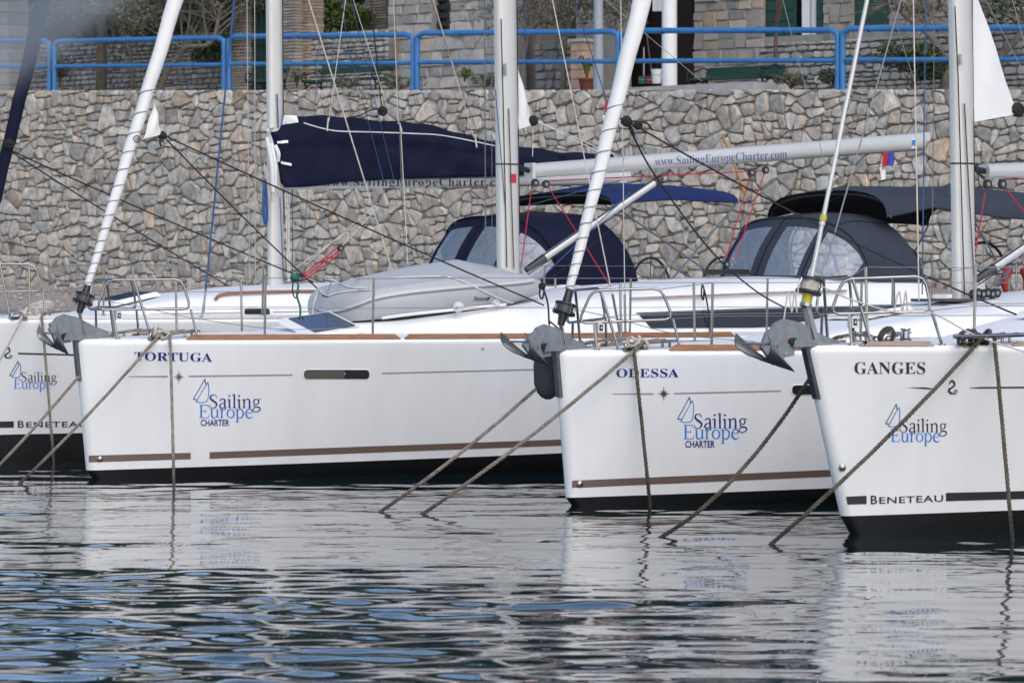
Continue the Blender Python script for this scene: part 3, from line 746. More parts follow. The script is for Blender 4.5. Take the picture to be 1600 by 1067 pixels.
for i in range(13):
    a = i*2.4; r = random.uniform(.16, .26); top = random.uniform(.42, .62); mb = MB(); mb.c = []
    pts = cr([c + V((0, 0, .3)), c + V((math.cos(a)*r*.4, math.sin(a)*r*.4, .3 + top*.75)), c + V((math.cos(a)*r, math.sin(a)*r, .3 + top*.6))], 4)
    side = V((-math.sin(a), math.cos(a), 0))
    for j, p_ in enumerate(pts):
        w = .035*math.sin(math.pi*(j+.6)/(len(pts)+.2)); mb.v += [tuple(p_ + side*w), tuple(p_ - side*w)]; mb.c += [(1.1, 1.1, .8)]*2
        if j: k = 2*j; mb.f.append((k-2, k, k+1, k-1))
    mb.build('frond', 'leaf_bright', pp)
# left edge gate post
gp2 = empty('gate_pillar', TG(0, 3.0), 'grey squared stone gate pillar at the top left corner', 'pillar')
u0, u1 = wu(-22, 3.0), wu(15, 3.0); z0 = wtop(u0) - .06
MB().prism([WP(u0+.02, 3.02, z0), WP(u1-.02, 3.02, z0), WP(u1-.02, 3.02, z0+3.2), WP(u0+.02, 3.02, z0+3.2)], WN*.5).build('pillar_core', 'mortar', gp2, smooth=0)
for i in range(12):
    for k in range(2):
        f = (0, .4 + .2*(i % 2), 1); mb = MB(); a, b = lerp(u0, u1, f[k]), lerp(u0, u1, f[k+1]); h = 3.2/12
        mb.box(WP((a+b)/2, 3.26, z0 + h*(i+.5)), WE*((b-a)/2 - .008), WN*.28, V((0, 0, h/2 - .009))); mb.c = [stone_tint()]*8; mb.build('block', 'ashlar', gp2, smooth=0)

def bench(pxl, pxr, back, label, hb=1.):
    """park bench with cast-iron scroll ends and green slats"""
    ul, ur = wu(pxl, back), wu(pxr, back); zb = wtop((ul+ur)/2) - .14; t = empty('park_bench', WP((ul+ur)/2, back, zb), label, 'bench', 'green park benches')
    rot = .0
    def Q(u, b, z): return WP(u, back + b, zb + z*.86)
    for i in range(4):
        b = -.22 + i*.125; MB().box(Q((ul+ur)/2, b, .43 + (.012 if i == 3 else 0)), WE*((ur-ul)/2), WN*.052, V((0, 0, .018))).build('slat', 'bench_green', t)
    for z, b in ((.43 + .24*hb, .28), (.43 + .40*hb, .32)):
        MB().box(Q((ul+ur)/2, b, z), WE*((ur-ul)/2), WN*.016, V((0, .004, .055))).build('back_slat', 'bench_green', t)
    for u in (ul + .06, ur - .06):
        e = MB()
        e.tube(cr([Q(u, -.30, 0), Q(u, -.25, .12), Q(u, -.20, .30), Q(u, -.24, .40)], 5), .020, 7)
        e.tube(cr([Q(u, .36, 0), Q(u, .26, .15), Q(u, .22, .36), Q(u, .27, .43 + .2*hb), Q(u, .36, .43 + .48*hb)], 5), .020, 7)
        e.tube(cr([Q(u, -.20, .28), Q(u, -.05, .38), Q(u, .08, .38), Q(u, .24, .26)], 5), .015, 6)
        e.tube([Q(u, -.26, .40), Q(u, .24, .40)], .016, 6)
        e.tube(cr([Q(u, -.24, .40), Q(u, -.32, .50), Q(u, -.28, .60), Q(u, -.18, .58), Q(u, -.20, .51), Q(u, -.25, .53)], 6), .016, 6)
        e.tube(cr([Q(u, -.28, .62), Q(u, -.10, .60), Q(u, .12, .68), Q(u, .28, .62)], 5), .016, 6)
        e.build('side_frame', 'cast_iron', t)
bench(486, 602, 1.15, 'green slatted park bench with black scroll arms behind the sail cover')
bench(1088, 1208, 1.0, 'green slatted park bench by the dark doorway, right of the white column', .5)
bench(398, 436, 1.4, 'end of a green bench half hidden behind the sail cover mast')
# out-of-focus line close to the lens, across the top left corner
fl = MB(); fl.tube(cr([P(-900, 640, 1.05), P(-250, 250, 1.05), P(0, 82, 1.05), P(130, -12, 1.05), P(700, -480, 1.07)], 6), .0040, 12)
fl.build('grey_rope', 'near_line', label='blurred pale grey line close to the camera across the top left corner', cat='rope')

# ------------------------------------------------------------------ yachts
PSI = R(35)
class Boat:
    """local frame: L aft from the stem head, B to port (towards the camera), z up from the water"""
    def __init__(s, px, py, fb, rake, Lh, Bm, label, name_label):
        s.a = V((math.cos(PSI), math.sin(PSI), 0)); s.p = V((math.sin(PSI), -math.cos(PSI), 0))
        d = F*HC/(py - HY); s.o = V(((px-CX)*d/F, d, 0)) - s.a*rake
        s.fb, s.rake, s.Lh, s.Bm = fb, rake, Lh, Bm
        s.root = empty('sailing_yacht', s.W(Lh/2, 0, 0), label, 'sailing yacht', 'yachts moored side by side')
    def W(s, L, B, z): return s.o + s.a*L + s.p*B + V((0, 0, z))
    def IL(s, px, py, B=0.):
        o = s.o + s.p*B; L = (F*o.x - (px-CX)*o.y)/((px-CX)*s.a.y - F*s.a.x); d = o.y + s.a.y*L
        return L, HC - (py-HY)*d/F
    def I(s, px, py, B=0.):
        """the point seen at a pixel on the upright fore-and-aft plane B"""
        L, z = s.IL(px, py, B); return s.W(L, B, z)
    def half(s, L, z):
        v = z/s.fb; Ls = s.rake*(1 - v) if z >= 0 else s.rake - z*1.2; l = L - Ls
        if l <= 0: return 0.
        r = .05; nose = r*math.sqrt(max(0, 1 - (1 - min(l/r, 1))**2))
        bd = s.Bm*(1 - (1 - min(l/7.2, 1))**2.3); bw = s.Bm*.88*(1 - (1 - min(l/7.6, 1))**1.75)
        aft = 1 - .10*clamp((L - 7)/(s.Lh - 7))**2
        b = bw + (bd - bw)*max(v, 0)**.9
        if z < 0: b *= math.sqrt(max(.02, 1 + z/.55))
        return nose + b*aft
    def gun(s, px, inset=0., z=None):
        """L where the port gunwale is seen at column px"""
        z = s.fb if z is None else z; lo, hi = .0, s.Lh + 4
        for i in range(40):
            m = (lo+hi)/2; w = s.W(m, s.half(min(m, s.Lh), z) - inset, z)
            if proj(w)[0] < px: lo = m
            else: hi = m
        return lo
    def G(s, L, inset=.05, z=None, side=1): return s.W(L, side*(s.half(L, s.fb) - inset), s.fb if z is None else z)
    def IB(s, px, py, inset=.08):
        B = .3
        for i in range(8): L, z = s.IL(px, py, B); B = max(.05, s.half(clamp(L, .02, s.Lh), s.fb) - inset)
        return (L, B, z)
    def surf(s, u, z, side):
        Ls = s.rake*(1 - z/s.fb) if z >= 0 else s.rake - z*1.2
        L = lerp(Ls, s.Lh, u); b = s.half(L, z); k = (s.fb - z)
        if k < .05: b = max(b - .030*(1 - k/.05)**2, .0)
        return s.W(L, side*b, z)
    def build_hull(s, boot):
        """boot: height of the top of the black bottom paint as a function of L"""
        us = [0, .0004, .001, .002, .0032, .0045, .006, .009, .014, .02] + list(np.linspace(.03, 1, 48))
        hb = MB(); zt = [0, .03, .12, .25, .4, .55, .7, .82, .9, .95, .97, .985, 1]
        def row(side, us_): return [[s.surf(u, lerp(boot(u*s.Lh), s.fb, k), side) for k in zt] for u in us_]
        hb.rings(row(-1, us[::-1]) + row(1, us[1:]), closed=False)
        n = len(zt)
        hb.add([s.surf(1, lerp(boot(s.Lh), s.fb, k), sd) for k in zt for sd in (-1, 1)], [(2*i, 2*i+1, 2*i+3, 2*i+2) for i in range(n-1)])
        s.hull = hb.build('hull', 'gelcoat', s.root, smooth=50)
        s.bvh = BVHTree.FromPolygons([V(v) for v in hb.v], hb.f)
        zb = [0, .25, .6, 1]
        ab = MB(); rr = [[s.surf(u, lerp(-.5, boot(u*s.Lh), k), -1) for k in zb] for u in us[::-1]] + [[s.surf(u, lerp(-.5, boot(u*s.Lh), k), 1) for k in zb] for u in us[1:]]
        ab.rings(rr, closed=False); ab.build('bottom_paint', 'antifouling', s.root, smooth=50)
        us2 = [0, .002, .006, .014] + list(np.linspace(.03, 1, 40)); db = MB()
        vs = []
        for u in us2:
            for j in range(9):
                q = -1 + 2*j/8; L = u*s.Lh; b = max(s.half(L, s.fb) - .028, 0); vs.append(s.W(L, q*b, s.fb - .004 + .07*(1-q*q)*min(1, b)))
        db.add(vs, [(i*9+j, i*9+9+j, i*9+10+j, i*9+j+1) for i in range(len(us2)-1) for j in range(8)]).build('deck', 'deck_gelcoat', s.root, smooth=60)
    def hit(s, px, py, eps=.004, bvh=None, Bf=1.2):
        d = V(((px-CX)/F, 1, -(py-HY)/F)).normalized(); r = (bvh or s.bvh).ray_cast(V((0, 0, HC)), d)
        if r[0] is None: return s.I(px, py, Bf)
        n = r[1] if r[1].dot(d) < 0 else -r[1]; return r[0] + n*eps
    def decal(s, name, m, polys, parent=None, eps=.004, bvh=None, Bf=1.2):
        """flat print on the hull: polygons in picture coordinates laid on the surface they are seen on"""
        mb = MB()
        for p in polys: k = len(mb.v); mb.v += [tuple(s.hit(x, y, eps, bvh, Bf)) for x, y in p]; mb.f.append(tuple(range(k, k + len(p))))
        return mb.build(name, m, parent or s.hull, smooth=0)
    def stripe(s, name, m, top, bot, parent=None, n=24, eps=.004, bvh=None, Bf=1.2):
        mb = MB()
        for i in range(n+1):
            t = i/n; x0, x1 = lerp(top[0][0], top[-1][0], t), lerp(bot[0][0], bot[-1][0], t)
            mb.v += [tuple(s.hit(x0, interp(x0, top), eps, bvh, Bf)), tuple(s.hit(x1, interp(x1, bot), eps, bvh, Bf))]
            if i: k = 2*i; mb.f.append((k-2, k-1, k+1, k))
        return mb.build(name, m, parent or s.hull, smooth=60)
    def text(s, name, m, body, x0, x1, yb0, yb1, cap, off=0., serif=True, parent=None, eps=.005, bvh=None, Bf=1.2, space=1., clip=None):
        vs, fs = glyphs(body, off, serif, space); xs = [v[0] for v in vs]; a, b = min(xs), max(xs); ch = .70 if not serif else .676
        mb = MB()
        for x, y in vs:
            t = (x-a)/(b-a); mb.v.append(tuple(s.hit(lerp(x0, x1, t), lerp(yb0, yb1, t) - y/ch*cap, eps, bvh, Bf)))
        mb.f = fs; return mb.build(name, m, parent or s.hull, smooth=0)
def glyphs(body, off, serif, space=1.):
    t = body
    if serif: t = ''.join(chr(0x1D400 + ord(c) - 65) if 'A' <= c <= 'Z' else chr(0x1D41A + ord(c) - 97) if 'a' <= c <= 'z' else c for c in body)
    c = bpy.data.curves.new('t', 'FONT'); c.body = t; c.offset = off; c.resolution_u = 3; c.space_character = space
    o = bpy.data.objects.new('t', c); col.objects.link(o); bpy.context.view_layer.update()
    me = o.evaluated_get(bpy.context.evaluated_depsgraph_get()).to_mesh()
    vs = [(v.co.x, v.co.y) for v in me.vertices]; fs = [tuple(p.vertices) for p in me.polygons]
    bpy.data.objects.remove(o); bpy.data.curves.remove(c); return vs, fs
def stroke(pts, w):
    """outline line of width w as quads"""
    out = []
    for (x0, y0), (x1, y1) in zip(pts, pts[1:]):
        dx, dy = x1-x0, y1-y0; L = math.hypot(dx, dy) or 1; nx, ny = -dy/L*w/2, dx/L*w/2; ex, ey = dx/L*w*.3, dy/L*w*.3
        out.append([(x0-ex+nx, y0-ey+ny), (x0-ex-nx, y0-ey-ny), (x1+ex-nx, y1+ey-ny), (x1+ex+nx, y1+ey+ny)])
    return out
def cr2(pts, n=6): return [(p.x, p.y) for p in cr([(x, y, 0) for x, y in pts], n)]
def ell(cx, cy, rx, ry, thick, thin):
    return ([(cx + rx*math.cos(t), cy + ry*math.sin(t)) for t in np.linspace(0, 6.2832, 25)], [lerp(thin, thick, abs(math.cos(t + .25))**1.3) for t in np.linspace(0, 6.2832, 25)])
def sm(pts, ws):
    q = cr2(pts, 5); n = len(pts) - 1; return (q, [interp(i/5, list(enumerate(ws))) for i in range(len(q))])
def ln(a, c, w): return ([a, c], [w, w])
FOOT = lambda x: ln((x-.09, .012), (x+.09, .012), .026)
FLAG = lambda x, y: ln((x-.10, y-.045), (x, y), .034)
SERIF = {
 'S': (.50, [sm([(.405, .52), (.37, .63), (.25, .685), (.11, .62), (.09, .50), (.20, .385), (.34, .29), (.41, .17), (.33, .03), (.20, -.01), (.08, .04), (.045, .17)], [.03, .03, .035, .06, .075, .085, .085, .075, .05, .035, .03, .03])]),
 'a': (.44, [sm([(.08, .36), (.12, .44), (.21, .47), (.31, .42), (.325, .30), (.325, .08), (.365, .01), (.425, .035)], [.055, .035, .04, .065, .07, .07, .05, .02]), sm([(.31, .28), (.20, .23), (.08, .16), (.08, .05), (.17, -.01), (.26, .03), (.30, .08)], [.03, .035, .06, .07, .05, .03, .025])]),
 'i': (.25, [ln((.12, .45), (.12, .02), .07), FOOT(.12), FLAG(.11, .45), ln((.118, .585), (.118, .665), .08)]),
 'l': (.25, [ln((.12, .71), (.12, .02), .07), FOOT(.12), FLAG(.11, .71)]),
 'n': (.53, [ln((.12, .45), (.12, .02), .07), FOOT(.12), FLAG(.11, .45), sm([(.15, .35), (.22, .44), (.31, .46), (.385, .40), (.40, .28), (.40, .02)], [.02, .035, .05, .065, .07, .07]), FOOT(.40)]),
 'g': (.46, [ell(.21, .315, .125, .14, .06, .03), ln((.31, .42), (.44, .455), .034), sm([(.13, .19), (.085, .12), (.14, .07), (.28, .05), (.40, .0), (.40, -.10), (.25, -.20), (.09, -.18), (.04, -.10), (.10, -.01), (.17, .03)], [.03, .04, .05, .06, .06, .05, .035, .035, .045, .035, .02])]),
 'E': (.58, [ln((.13, .65), (.13, .03), .08), ln((.03, .665), (.50, .665), .028), ln((.49, .67), (.515, .54), .028), ln((.17, .35), (.38, .35), .028), ln((.385, .43), (.385, .27), .026), ln((.03, .012), (.52, .012), .028), ln((.51, .02), (.55, .16), .028)]),
 'u': (.54, [sm([(.12, .45), (.12, .30), (.12, .14), (.17, .03), (.26, .0), (.34, .05), (.385, .12)], [.07, .07, .07, .06, .045, .03, .02]), ln((.42, .45), (.42, .02), .07), ln((.02, .44), (.085, .44), .026), ln((.32, .44), (.385, .44), .026), ln((.455, .02), (.52, .03), .026)]),
 'r': (.36, [ln((.12, .45), (.12, .02), .07), FOOT(.12), FLAG(.11, .45), sm([(.15, .33), (.20, .42), (.28, .46), (.335, .42)], [.02, .035, .06, .075])]),
 'o': (.48, [ell(.24, .225, .185, .215, .07, .03)]),
 'p': (.53, [ln((.12, .45), (.12, -.20), .07), ln((.03, -.21), (.21, -.21), .026), FLAG(.11, .45), sm([(.155, .36), (.23, .445), (.32, .445), (.43, .34), (.44, .18), (.36, .03), (.25, .0), (.155, .06)], [.02, .035, .045, .065, .07, .06, .04, .02])]),
 'e': (.46, [ln((.10, .27), (.375, .27), .028), sm([(.40, .27), (.38, .39), (.28, .46), (.17, .44), (.08, .33), (.07, .18), (.13, .05), (.25, -.01), (.34, .02), (.41, .10)], [.03, .05, .035, .045, .065, .075, .07, .05, .035, .02])]),
}
def serif_text(b, name, m, body, x0, x1, yb0, yb1, cap):
    """light roman lettering drawn stroke by stroke on the hull"""
    W = sum(SERIF[c][0] for c in body) - .06; k = 0; x = 0.; mb = MB()
    for c in body:
        for pts, ws in SERIF[c][1]:
            k = (k + 1) % 5; prev = None
            for i, (px, py) in enumerate(pts):
                a, c2 = pts[max(i-1, 0)], pts[min(i+1, len(pts)-1)]; L = math.hypot(c2[0]-a[0], c2[1]-a[1]) or 1; nx, ny = -(c2[1]-a[1])/L*ws[i]*.56, (c2[0]-a[0])/L*ws[i]*.56
                for s_ in (1, -1):
                    X, Y = x + px + nx*s_ - .03, py + ny*s_; t = X/W; mb.v.append(tuple(b.hit(lerp(x0, x1, t), lerp(yb0, yb1, t) - Y/.676*cap, .004 + .0004*k)))
                if i: q = len(mb.v) - 4; mb.f.append((q, q+1, q+3, q+2))
        x += SERIF[c][0]
    return mb.build(name, m, b.hull, smooth=0)
def company_logo(b, ox, oy, sx, sy, slope, charter, dark, light):
    """two sails, Sailing / Europe (/ CHARTER)"""
    def m(x, y): X = ox + (x-302)*sx; return (X, oy + (y-592)*sy + slope*(X-ox))
    q = lambda pts: [m(190 + x/6.957, 540 + y/6.957) for x, y in pts]
    b.decal('sail_emblem', dark, stroke(q([(918, 425), (905, 362), (845, 470), (780, 580), (818, 588)]), 1.25))
    b.decal('sail_emblem', light, stroke(q(cr2([(937, 395), (870, 505), (812, 610)], 4) + cr2([(812, 610), (880, 616), (928, 598), (944, 540), (948, 450), (937, 395)], 5)), 1.25))
    y = lambda px, py: m(px, py)[1]; x = lambda px: m(px, 592)[0]
    serif_text(b, 'lettering', dark, 'Sailing', x(327), x(407), y(327, 637), y(407, 637), 20.5*sy)
    serif_text(b, 'lettering', light, 'Europe', x(311.5), x(395), y(311, 652.6), y(395, 652.6), 20.5*sy)
    if charter: b.text('lettering', dark, 'CHARTER', x(313.5), x(358.5), y(313, 664.8), y(358, 664.8), 9.6*sy, .018, False)
def compass_star(b, cx, cy, r):
    for i in range(16):
        a0 = i*math.pi/8
        if i % 2: continue
    for i in range(8):
        L = r*(1.25 if i in (2, 6) else 1. if i % 2 == 0 else .68); a = i*math.pi/4; w = r*.2
        tip = (cx + math.cos(a)*L, cy + math.sin(a)*L)
        for sgn in (-1, 1):
            c = (cx + math.cos(a + sgn*math.pi/8)*w*1.5, cy + math.sin(a + sgn*math.pi/8)*w*1.5)
            b.decal('compass_star', 'black_stripe' if sgn > 0 else 'steel', [[(cx, cy), c, tip] if sgn > 0 else [(cx, cy), tip, c]], eps=.007)
def seahorse(b, cx, cy, s):
    pts = cr2([(907, 300), (917, 276), (936, 264), (954, 280), (958, 303), (936, 324), (912, 340), (908, 360), (926, 378), (944, 386)], 5); ws = [5, 11, 19, 19, 15, 15, 19, 22, 18, 9]
    n = len(pts); mb = []
    P2 = []
    for i, (x, y) in enumerate(pts):
        w = interp(i/(n-1)*9, list(enumerate(ws)))/2; x0, y0 = pts[max(i-1, 0)]; x1, y1 = pts[min(i+1, n-1)]; L = math.hypot(x1-x0, y1-y0) or 1
        P2.append(((x - (y1-y0)/L*w, y + (x1-x0)/L*w), (x + (y1-y0)/L*w, y - (x1-x0)/L*w)))
    f = lambda p: (cx + (p[0]-945)/5.926*s, cy + (p[1]-325)/5.926*s)
    polys = [[f(P2[i][0]), f(P2[i][1]), f(P2[i+1][1]), f(P2[i+1][0])] for i in range(n-1)]
    for a, bq in (((940, 372), (962, 392)), ((950, 362), (974, 386)), ((960, 352), (984, 374)), ((966, 344), (988, 356))): polys += [[f(p) for p in q] for q in stroke([a, bq], 6)]
    b.decal('seahorse_emblem', 'black_stripe', polys, eps=.006)

def rail_strip(b, name, m, L0, L1, z0, h, w, inset, bev=.06, parent=None, side=1, n=16):
    mb = MB(); rings = []
    for i in range(n+1):
        f = i/n; L = lerp(L0, L1, f); k = 1. if 0 < i < n else .0
        Lb = L; 
        def pt(ins, z, dl=0): LL = L + dl; return b.W(LL, side*(b.half(LL, b.fb) - ins), z)
        dl = bev if i == 0 else -bev if i == n else 0
        rings.append([pt(inset, z0), pt(inset + .004, z0 + h, dl), pt(inset + w, z0 + h, dl), pt(inset + w, z0)])
    mb.rings(rings); return mb.build(name, m, parent or b.root, smooth=20)
def pulpit(b, loop, legs, r=.0125, sb=True):
    t = None
    def make(side):
        q = [b.IB(*p) for p in loop]; W3 = [b.W(L, side*B, z) for L, B, z in q]
        pts = []
        n = len(W3)
        for i in range(n):                                   # rounded corners
            a, c, d = W3[i-1], W3[i], W3[(i+1) % n]
            for k in (0, .5, 1):
                f = .07/max((a-c).length, .08); g = .07/max((d-c).length, .08); p0 = c.lerp(a, min(.45, f)); p1 = c.lerp(d, min(.45, g))
                pts.append(p0*(1-k)**2 + c*2*k*(1-k) + p1*k*k)
        o = MB().tube(pts + [pts[0]], r, 8).build('pulpit', 'steel', b.root, smooth=60)
        for (x0, y0), (x1, y1) in legs:
            L, B, z = b.IB(x0, y0); L1 = b.IB(x1, y1)[0]
            MB().tube([b.W(L, side*B, z), b.W(L1, side*(b.half(max(L1, .05), b.fb) - .06), b.fb - .01)], r, 8).build('leg', 'steel', o)
            MB().cyl(b.W(L1, side*(b.half(max(L1, .05), b.fb) - .06), b.fb + .006), (0, 0, 1), r*2.2, .014, 10).build('foot', 'steel', o)
    make(1)
    if sb: make(-1)
def stanchions(b, cols, h=.62, start=None):
    tops = {1: [], -1: []}
    for side in (1, -1):
        for L in cols:
            p = b.G(L, .07, side=side); q = p + V((0, 0, h)); q = q + b.p*side*.02
            o = MB().tube([p - V((0, 0, .01)), q], .0125, 8).build('stanchion', 'steel', b.root); MB().cyl(p + V((0, 0, .02)), (0, 0, 1), .025, .05, 10).build('socket', 'steel', o)
            tops[side].append((p, q))
        st = start
        if st:
            L, B, z = st; f = b.W(L, side*B, z); seq = [(V((f.x, f.y, b.fb)), f)] + tops[side]
        else: seq = tops[side]
        for fr in (1., .5):
            wire('lifeline', 'wire_steel', b.root, [p.lerp(q, fr) for p, q in seq], .0035, 5)
def mast(b, px0, y0, px1, y1, ra, rb, top=16., lines=()):
    """seen at px0 at row y0 (foot) and at px1 at row y1"""
    A, B = b.I(px0, y0), b.I(px1, y1); d = (B - A)/(B.z - A.z); A = A + d*(b.fb + .1 - A.z); T = A + d*(top - A.z)
    m = MB().oval([A, A.lerp(T, .5), T], ra, rb, b.a, b.p, 24, .8).build('mast', 'alloy', b.root, smooth=60)
    # sail track on the after side, with its slot
    MB().oval([A + b.a*ra*.97 + V((0, 0, 1)), T + b.a*ra*.97], .018, .016, b.a, b.p, 8).build('mast_track', 'black_plastic', m)
    for z in (7.0, 11.0):
        f = A + d*(z - A.z)
        for s in (-1, 1): MB().tube([f, f + b.p*s*(1.25 if z < 8 else .9) + b.a*.25], [.035, .02], 8).build('spreader', 'alloy', m)
    return m, A, d
def on_mast(b, A, d, ra, rb, pts, r, m, parent, ang=.0):
    """a halyard lying along the mast: picture points, set just proud of the port face"""
    out = [b.I(x, y, rb + r + .012) for x, y in pts]; return wire('halyard', m, parent, out, r, 6)
def forestay(b, px0, y0, px1, y1, r0, r1, m='sailcloth', z1=15., wrap=True, n=130, name='furled_sail'):
    A, B = b.I(px0, y0), b.I(px1, y1); d = (B - A)/(B.z - A.z); T = A + d*(z1 - A.z); mb = MB(); rings = []; N = n; rng = random.Random(px0)
    X = d.normalized().cross(V((0, 1, 0))).normalized(); Y = d.normalized().cross(X)
    for i in range(N+1):
        f = i/N; f = f**1.5; c = A + (T - A)*f; z = c.z; k = clamp((z - A.z)/(B.z - A.z), 0, 1.6); r = r0 + (r1 - r0)*min(1, k)**.8
        if z > 9: r *= clamp((18 - z)/9, .3, 1)
        rr = []
        for j in range(14):
            t = 6.28318*j/14; w = r*(1 + .055*math.sin(t - z*9) + .035*math.sin(3*t + z*4) + .03*rng.uniform(-1, 1)); rr.append(c + X*math.cos(t)*w + Y*math.sin(t)*w)
        rings.append(rr)
    mb.rings(rings); o = mb.build(name, m, b.root, smooth=70)
    if wrap:
        pts = []; turns = []; z = A.z; a = 0.
        while z < B.z*.99 - .8*(1 if B.z > 4 else 0):
            f = (z - A.z)/(B.z - A.z); c = A + d*(z - A.z); r = (r0 + (r1 - r0)*min(1, f)**.8)*1.045 + .003; pts.append(c + X*math.cos(a)*r + Y*math.sin(a)*r)
            a += .45; z += .45/6.283*lerp(.09, .24, clamp(f*1.4))
        MB().tube(pts, .0045, 5).build('wrap_line', 'wrap_cord', o)
    return o, A, d
def drum(b, A, d, z, r, h, parent, rope_m='dark_grey', fl='black_plastic'):
    c = A + d*(z - A.z); ax = d.normalized()
    o = MB().cyl(c, ax, r*.82, h, 18).build('furler_drum', rope_m, parent)
    MB().cyl(c + ax*h*.5, ax, r, .016, 20).build('flange', fl, o); MB().cyl(c - ax*h*.5, ax, r*1.08, .02, 20).build('flange', fl, o)
    for k in range(4):
        w = V((math.cos(k*1.57 + .5), math.sin(k*1.57 + .5), 0))*r*1.12; MB().tube([c + ax*h*.6 + w*.92, c + w*1.04, c - ax*h*.6 + w*.95], .005, 5).build('guard_wire', 'steel', o)
    return o
def coach(b, tab, inset, wtab, name='coachroof', m='deck_gelcoat', nL=46):
    """coachroof: tab = [(L, height)], wtab = [(L, half width at its foot)]"""
    L0, L1 = tab[0][0], tab[-1][0]; prof = [(1, 0), (.985, .25), (.955, .55), (.915, .80), (.85, .94), (.75, 1.0), (.4, 1.045), (0, 1.06)]
    rings = []
    for i in range(nL+1):
        L = lerp(L0, L1, i/nL); z0 = b.fb + .0; w = interp(L, wtab); h = interp(L, tab) - z0
        half = [(w*f, z0 + h*g) for f, g in prof]; rings.append([b.W(L, y, z) for y, z in half] + [b.W(L, -y, z) for y, z in half[-2::-1]])
    mb = MB(); mb.rings(rings, closed=False); n = len(rings[0]); mb.f.append(tuple(range(len(mb.v) - n, len(mb.v)))); mb.f.append(tuple(range(n-1, -1, -1)))
    o = mb.build(name, m, b.root, smooth=42); return o, BVHTree.FromPolygons([V(v) for v in mb.v], mb.f)
def anchor(b, px, label, s=1., r=V((0, 0, 0))):
    """plough anchor stowed on the stem: picture points of tip, blade root and shank, on the centre plane"""
    tip, ridge, root, sh0, sh1 = [b.I(*q) for q in px]
    t = empty('plough_anchor', ridge, label, 'anchor', 'plough anchors on the bows')
    keel0 = ridge; wing0 = root; up = V((0, 0, 1))                     # mouth: keel end and wing height on the centre plane
    for sd in (-1, 1):
        rows = []
        for i in range(9):
            f = i/8; k = keel0.lerp(tip, f); wg = wing0.lerp(tip, f) + b.p*sd*.19*s*(1 - f)**.75 - up*.035*s*math.sin(math.pi*f)
            rows.append([k.lerp(wg, g/6) + b.p*sd*.12*s*math.sin(math.pi*(g/6)**.75)*(1 - f) - b.a*.035*s*math.sin(math.pi*min(1, g/6*.8 + .1))*(1 - f)**3 for g in range(7)])
        vs = [p for r_ in rows for p in r_]; n = len(vs); th = -b.p*sd*.012
        mb = MB(); fs = [(i*7+j, i*7+7+j, i*7+8+j, i*7+j+1) for i in range(8) for j in range(6)]
        mb.add(vs + [p + th for p in vs], fs + [tuple(q + n for q in f[::-1]) for f in fs])
        bd = list(range(7)) + [i*7+6 for i in range(1, 9)] + [56+j for j in range(5, -1, -1)] + [i*7 for i in range(7, 0, -1)]
        for q in range(len(bd)): a_, c_ = bd[q], bd[(q+1) % len(bd)]; mb.f.append((a_, c_, c_ + n, a_ + n))
        mb.build('fluke', 'galvanised', t, smooth=50)
    MB().tube([keel0.lerp(wing0, .62) - b.p*.15*s, keel0.lerp(wing0, .62) + b.p*.15*s], .010*s, 6).build('cross_bar', 'galvanised', t)
    # shank: a thick plate, humped at the blade end and tapering aft
    e = b.p*.018*s; ax = (sh1 - sh0).normalized(); nn = ax.cross(b.p).normalized(); nn = nn if nn.z > 0 else -nn; Ls = (sh1 - sh0).length
    prof = [(-.12, -.02), (0, .09), (.14, .125), (.40, .11), (.70, .05), (1, .012), (1.03, -.02), (1, -.045), (.5, -.055), (.25, -.06), (.15, -.14), (.06, -.16), (.0, -.10)]
    poly = [sh0 + ax*Ls*x + nn*y*1.15*s - e for x, y in prof]
    MB().prism(poly, e*2).build('shank', 'galvanised', t, smooth=25)
    pv = sh0 + ax*Ls*.16 - nn*.11*s; MB().tube([pv - e*2.2, pv + e*2.2], .016*s, 10).build('pivot_bolt', 'steel', t)
    k1 = keel0.lerp(tip, .45); MB().prism([sh0 + ax*Ls*-.12 + nn*.03 - e*.9, sh0 + ax*Ls*.03 + nn*.10 - e*.9, sh0 + ax*Ls*.10 - nn*.02 - e*.9, k1 + ax*.05 + nn*.03 - e*.9, k1 - ax*.03 - e*.9, keel0.lerp(wing0, .5) + ax*.03 - e*.9], e*1.8).build('neck', 'galvanised', t, smooth=20)
    MB().prism([sh0 + ax*Ls*.05 + nn*-.05 - e*1.9, sh0 + ax*Ls*.30 + nn*-.03 - e*1.9, sh0 + ax*Ls*.30 + nn*-.13 - e*1.9, sh0 + ax*Ls*.02 + nn*-.17 - e*1.9], e*3.8).build('cheek_plate', 'galvanised', t, smooth=20)
    return t
def bow_fitting(b, px0, px1, w=.035):
    """steel plate down the stem and roller cheeks"""
    mb = MB(); n = 8; rings = []
    for i in range(n+1):
        z = lerp(b.fb - .42, b.fb + .004, i/n); Ls = b.rake*(1 - z/b.fb); rings.append([b.W(Ls + .05, -.062, z), b.W(Ls - .012, -.03, z), b.W(Ls - .012, .03, z), b.W(Ls + .05, .062, z)])
    o = MB().rings(rings).build('stem_plate', 'stem_steel', b.root)
    for s in (-1, 1):
        MB().prism([b.W(-.16, s*.06, b.fb - .01), b.W(.22, s*.06, b.fb - .005), b.W(.22, s*.06, b.fb + .02), b.W(.08, s*.06, b.fb + .045), b.W(-.14, s*.06, b.fb + .05)], b.p*.008*s).build('roller_cheek', 'galvanised', b.root, smooth=0)
    MB().tube([b.W(-.14, -.055, b.fb + .03), b.W(-.14, .055, b.fb + .03)], .035, 14).build('roller', 'black_plastic', b.root)
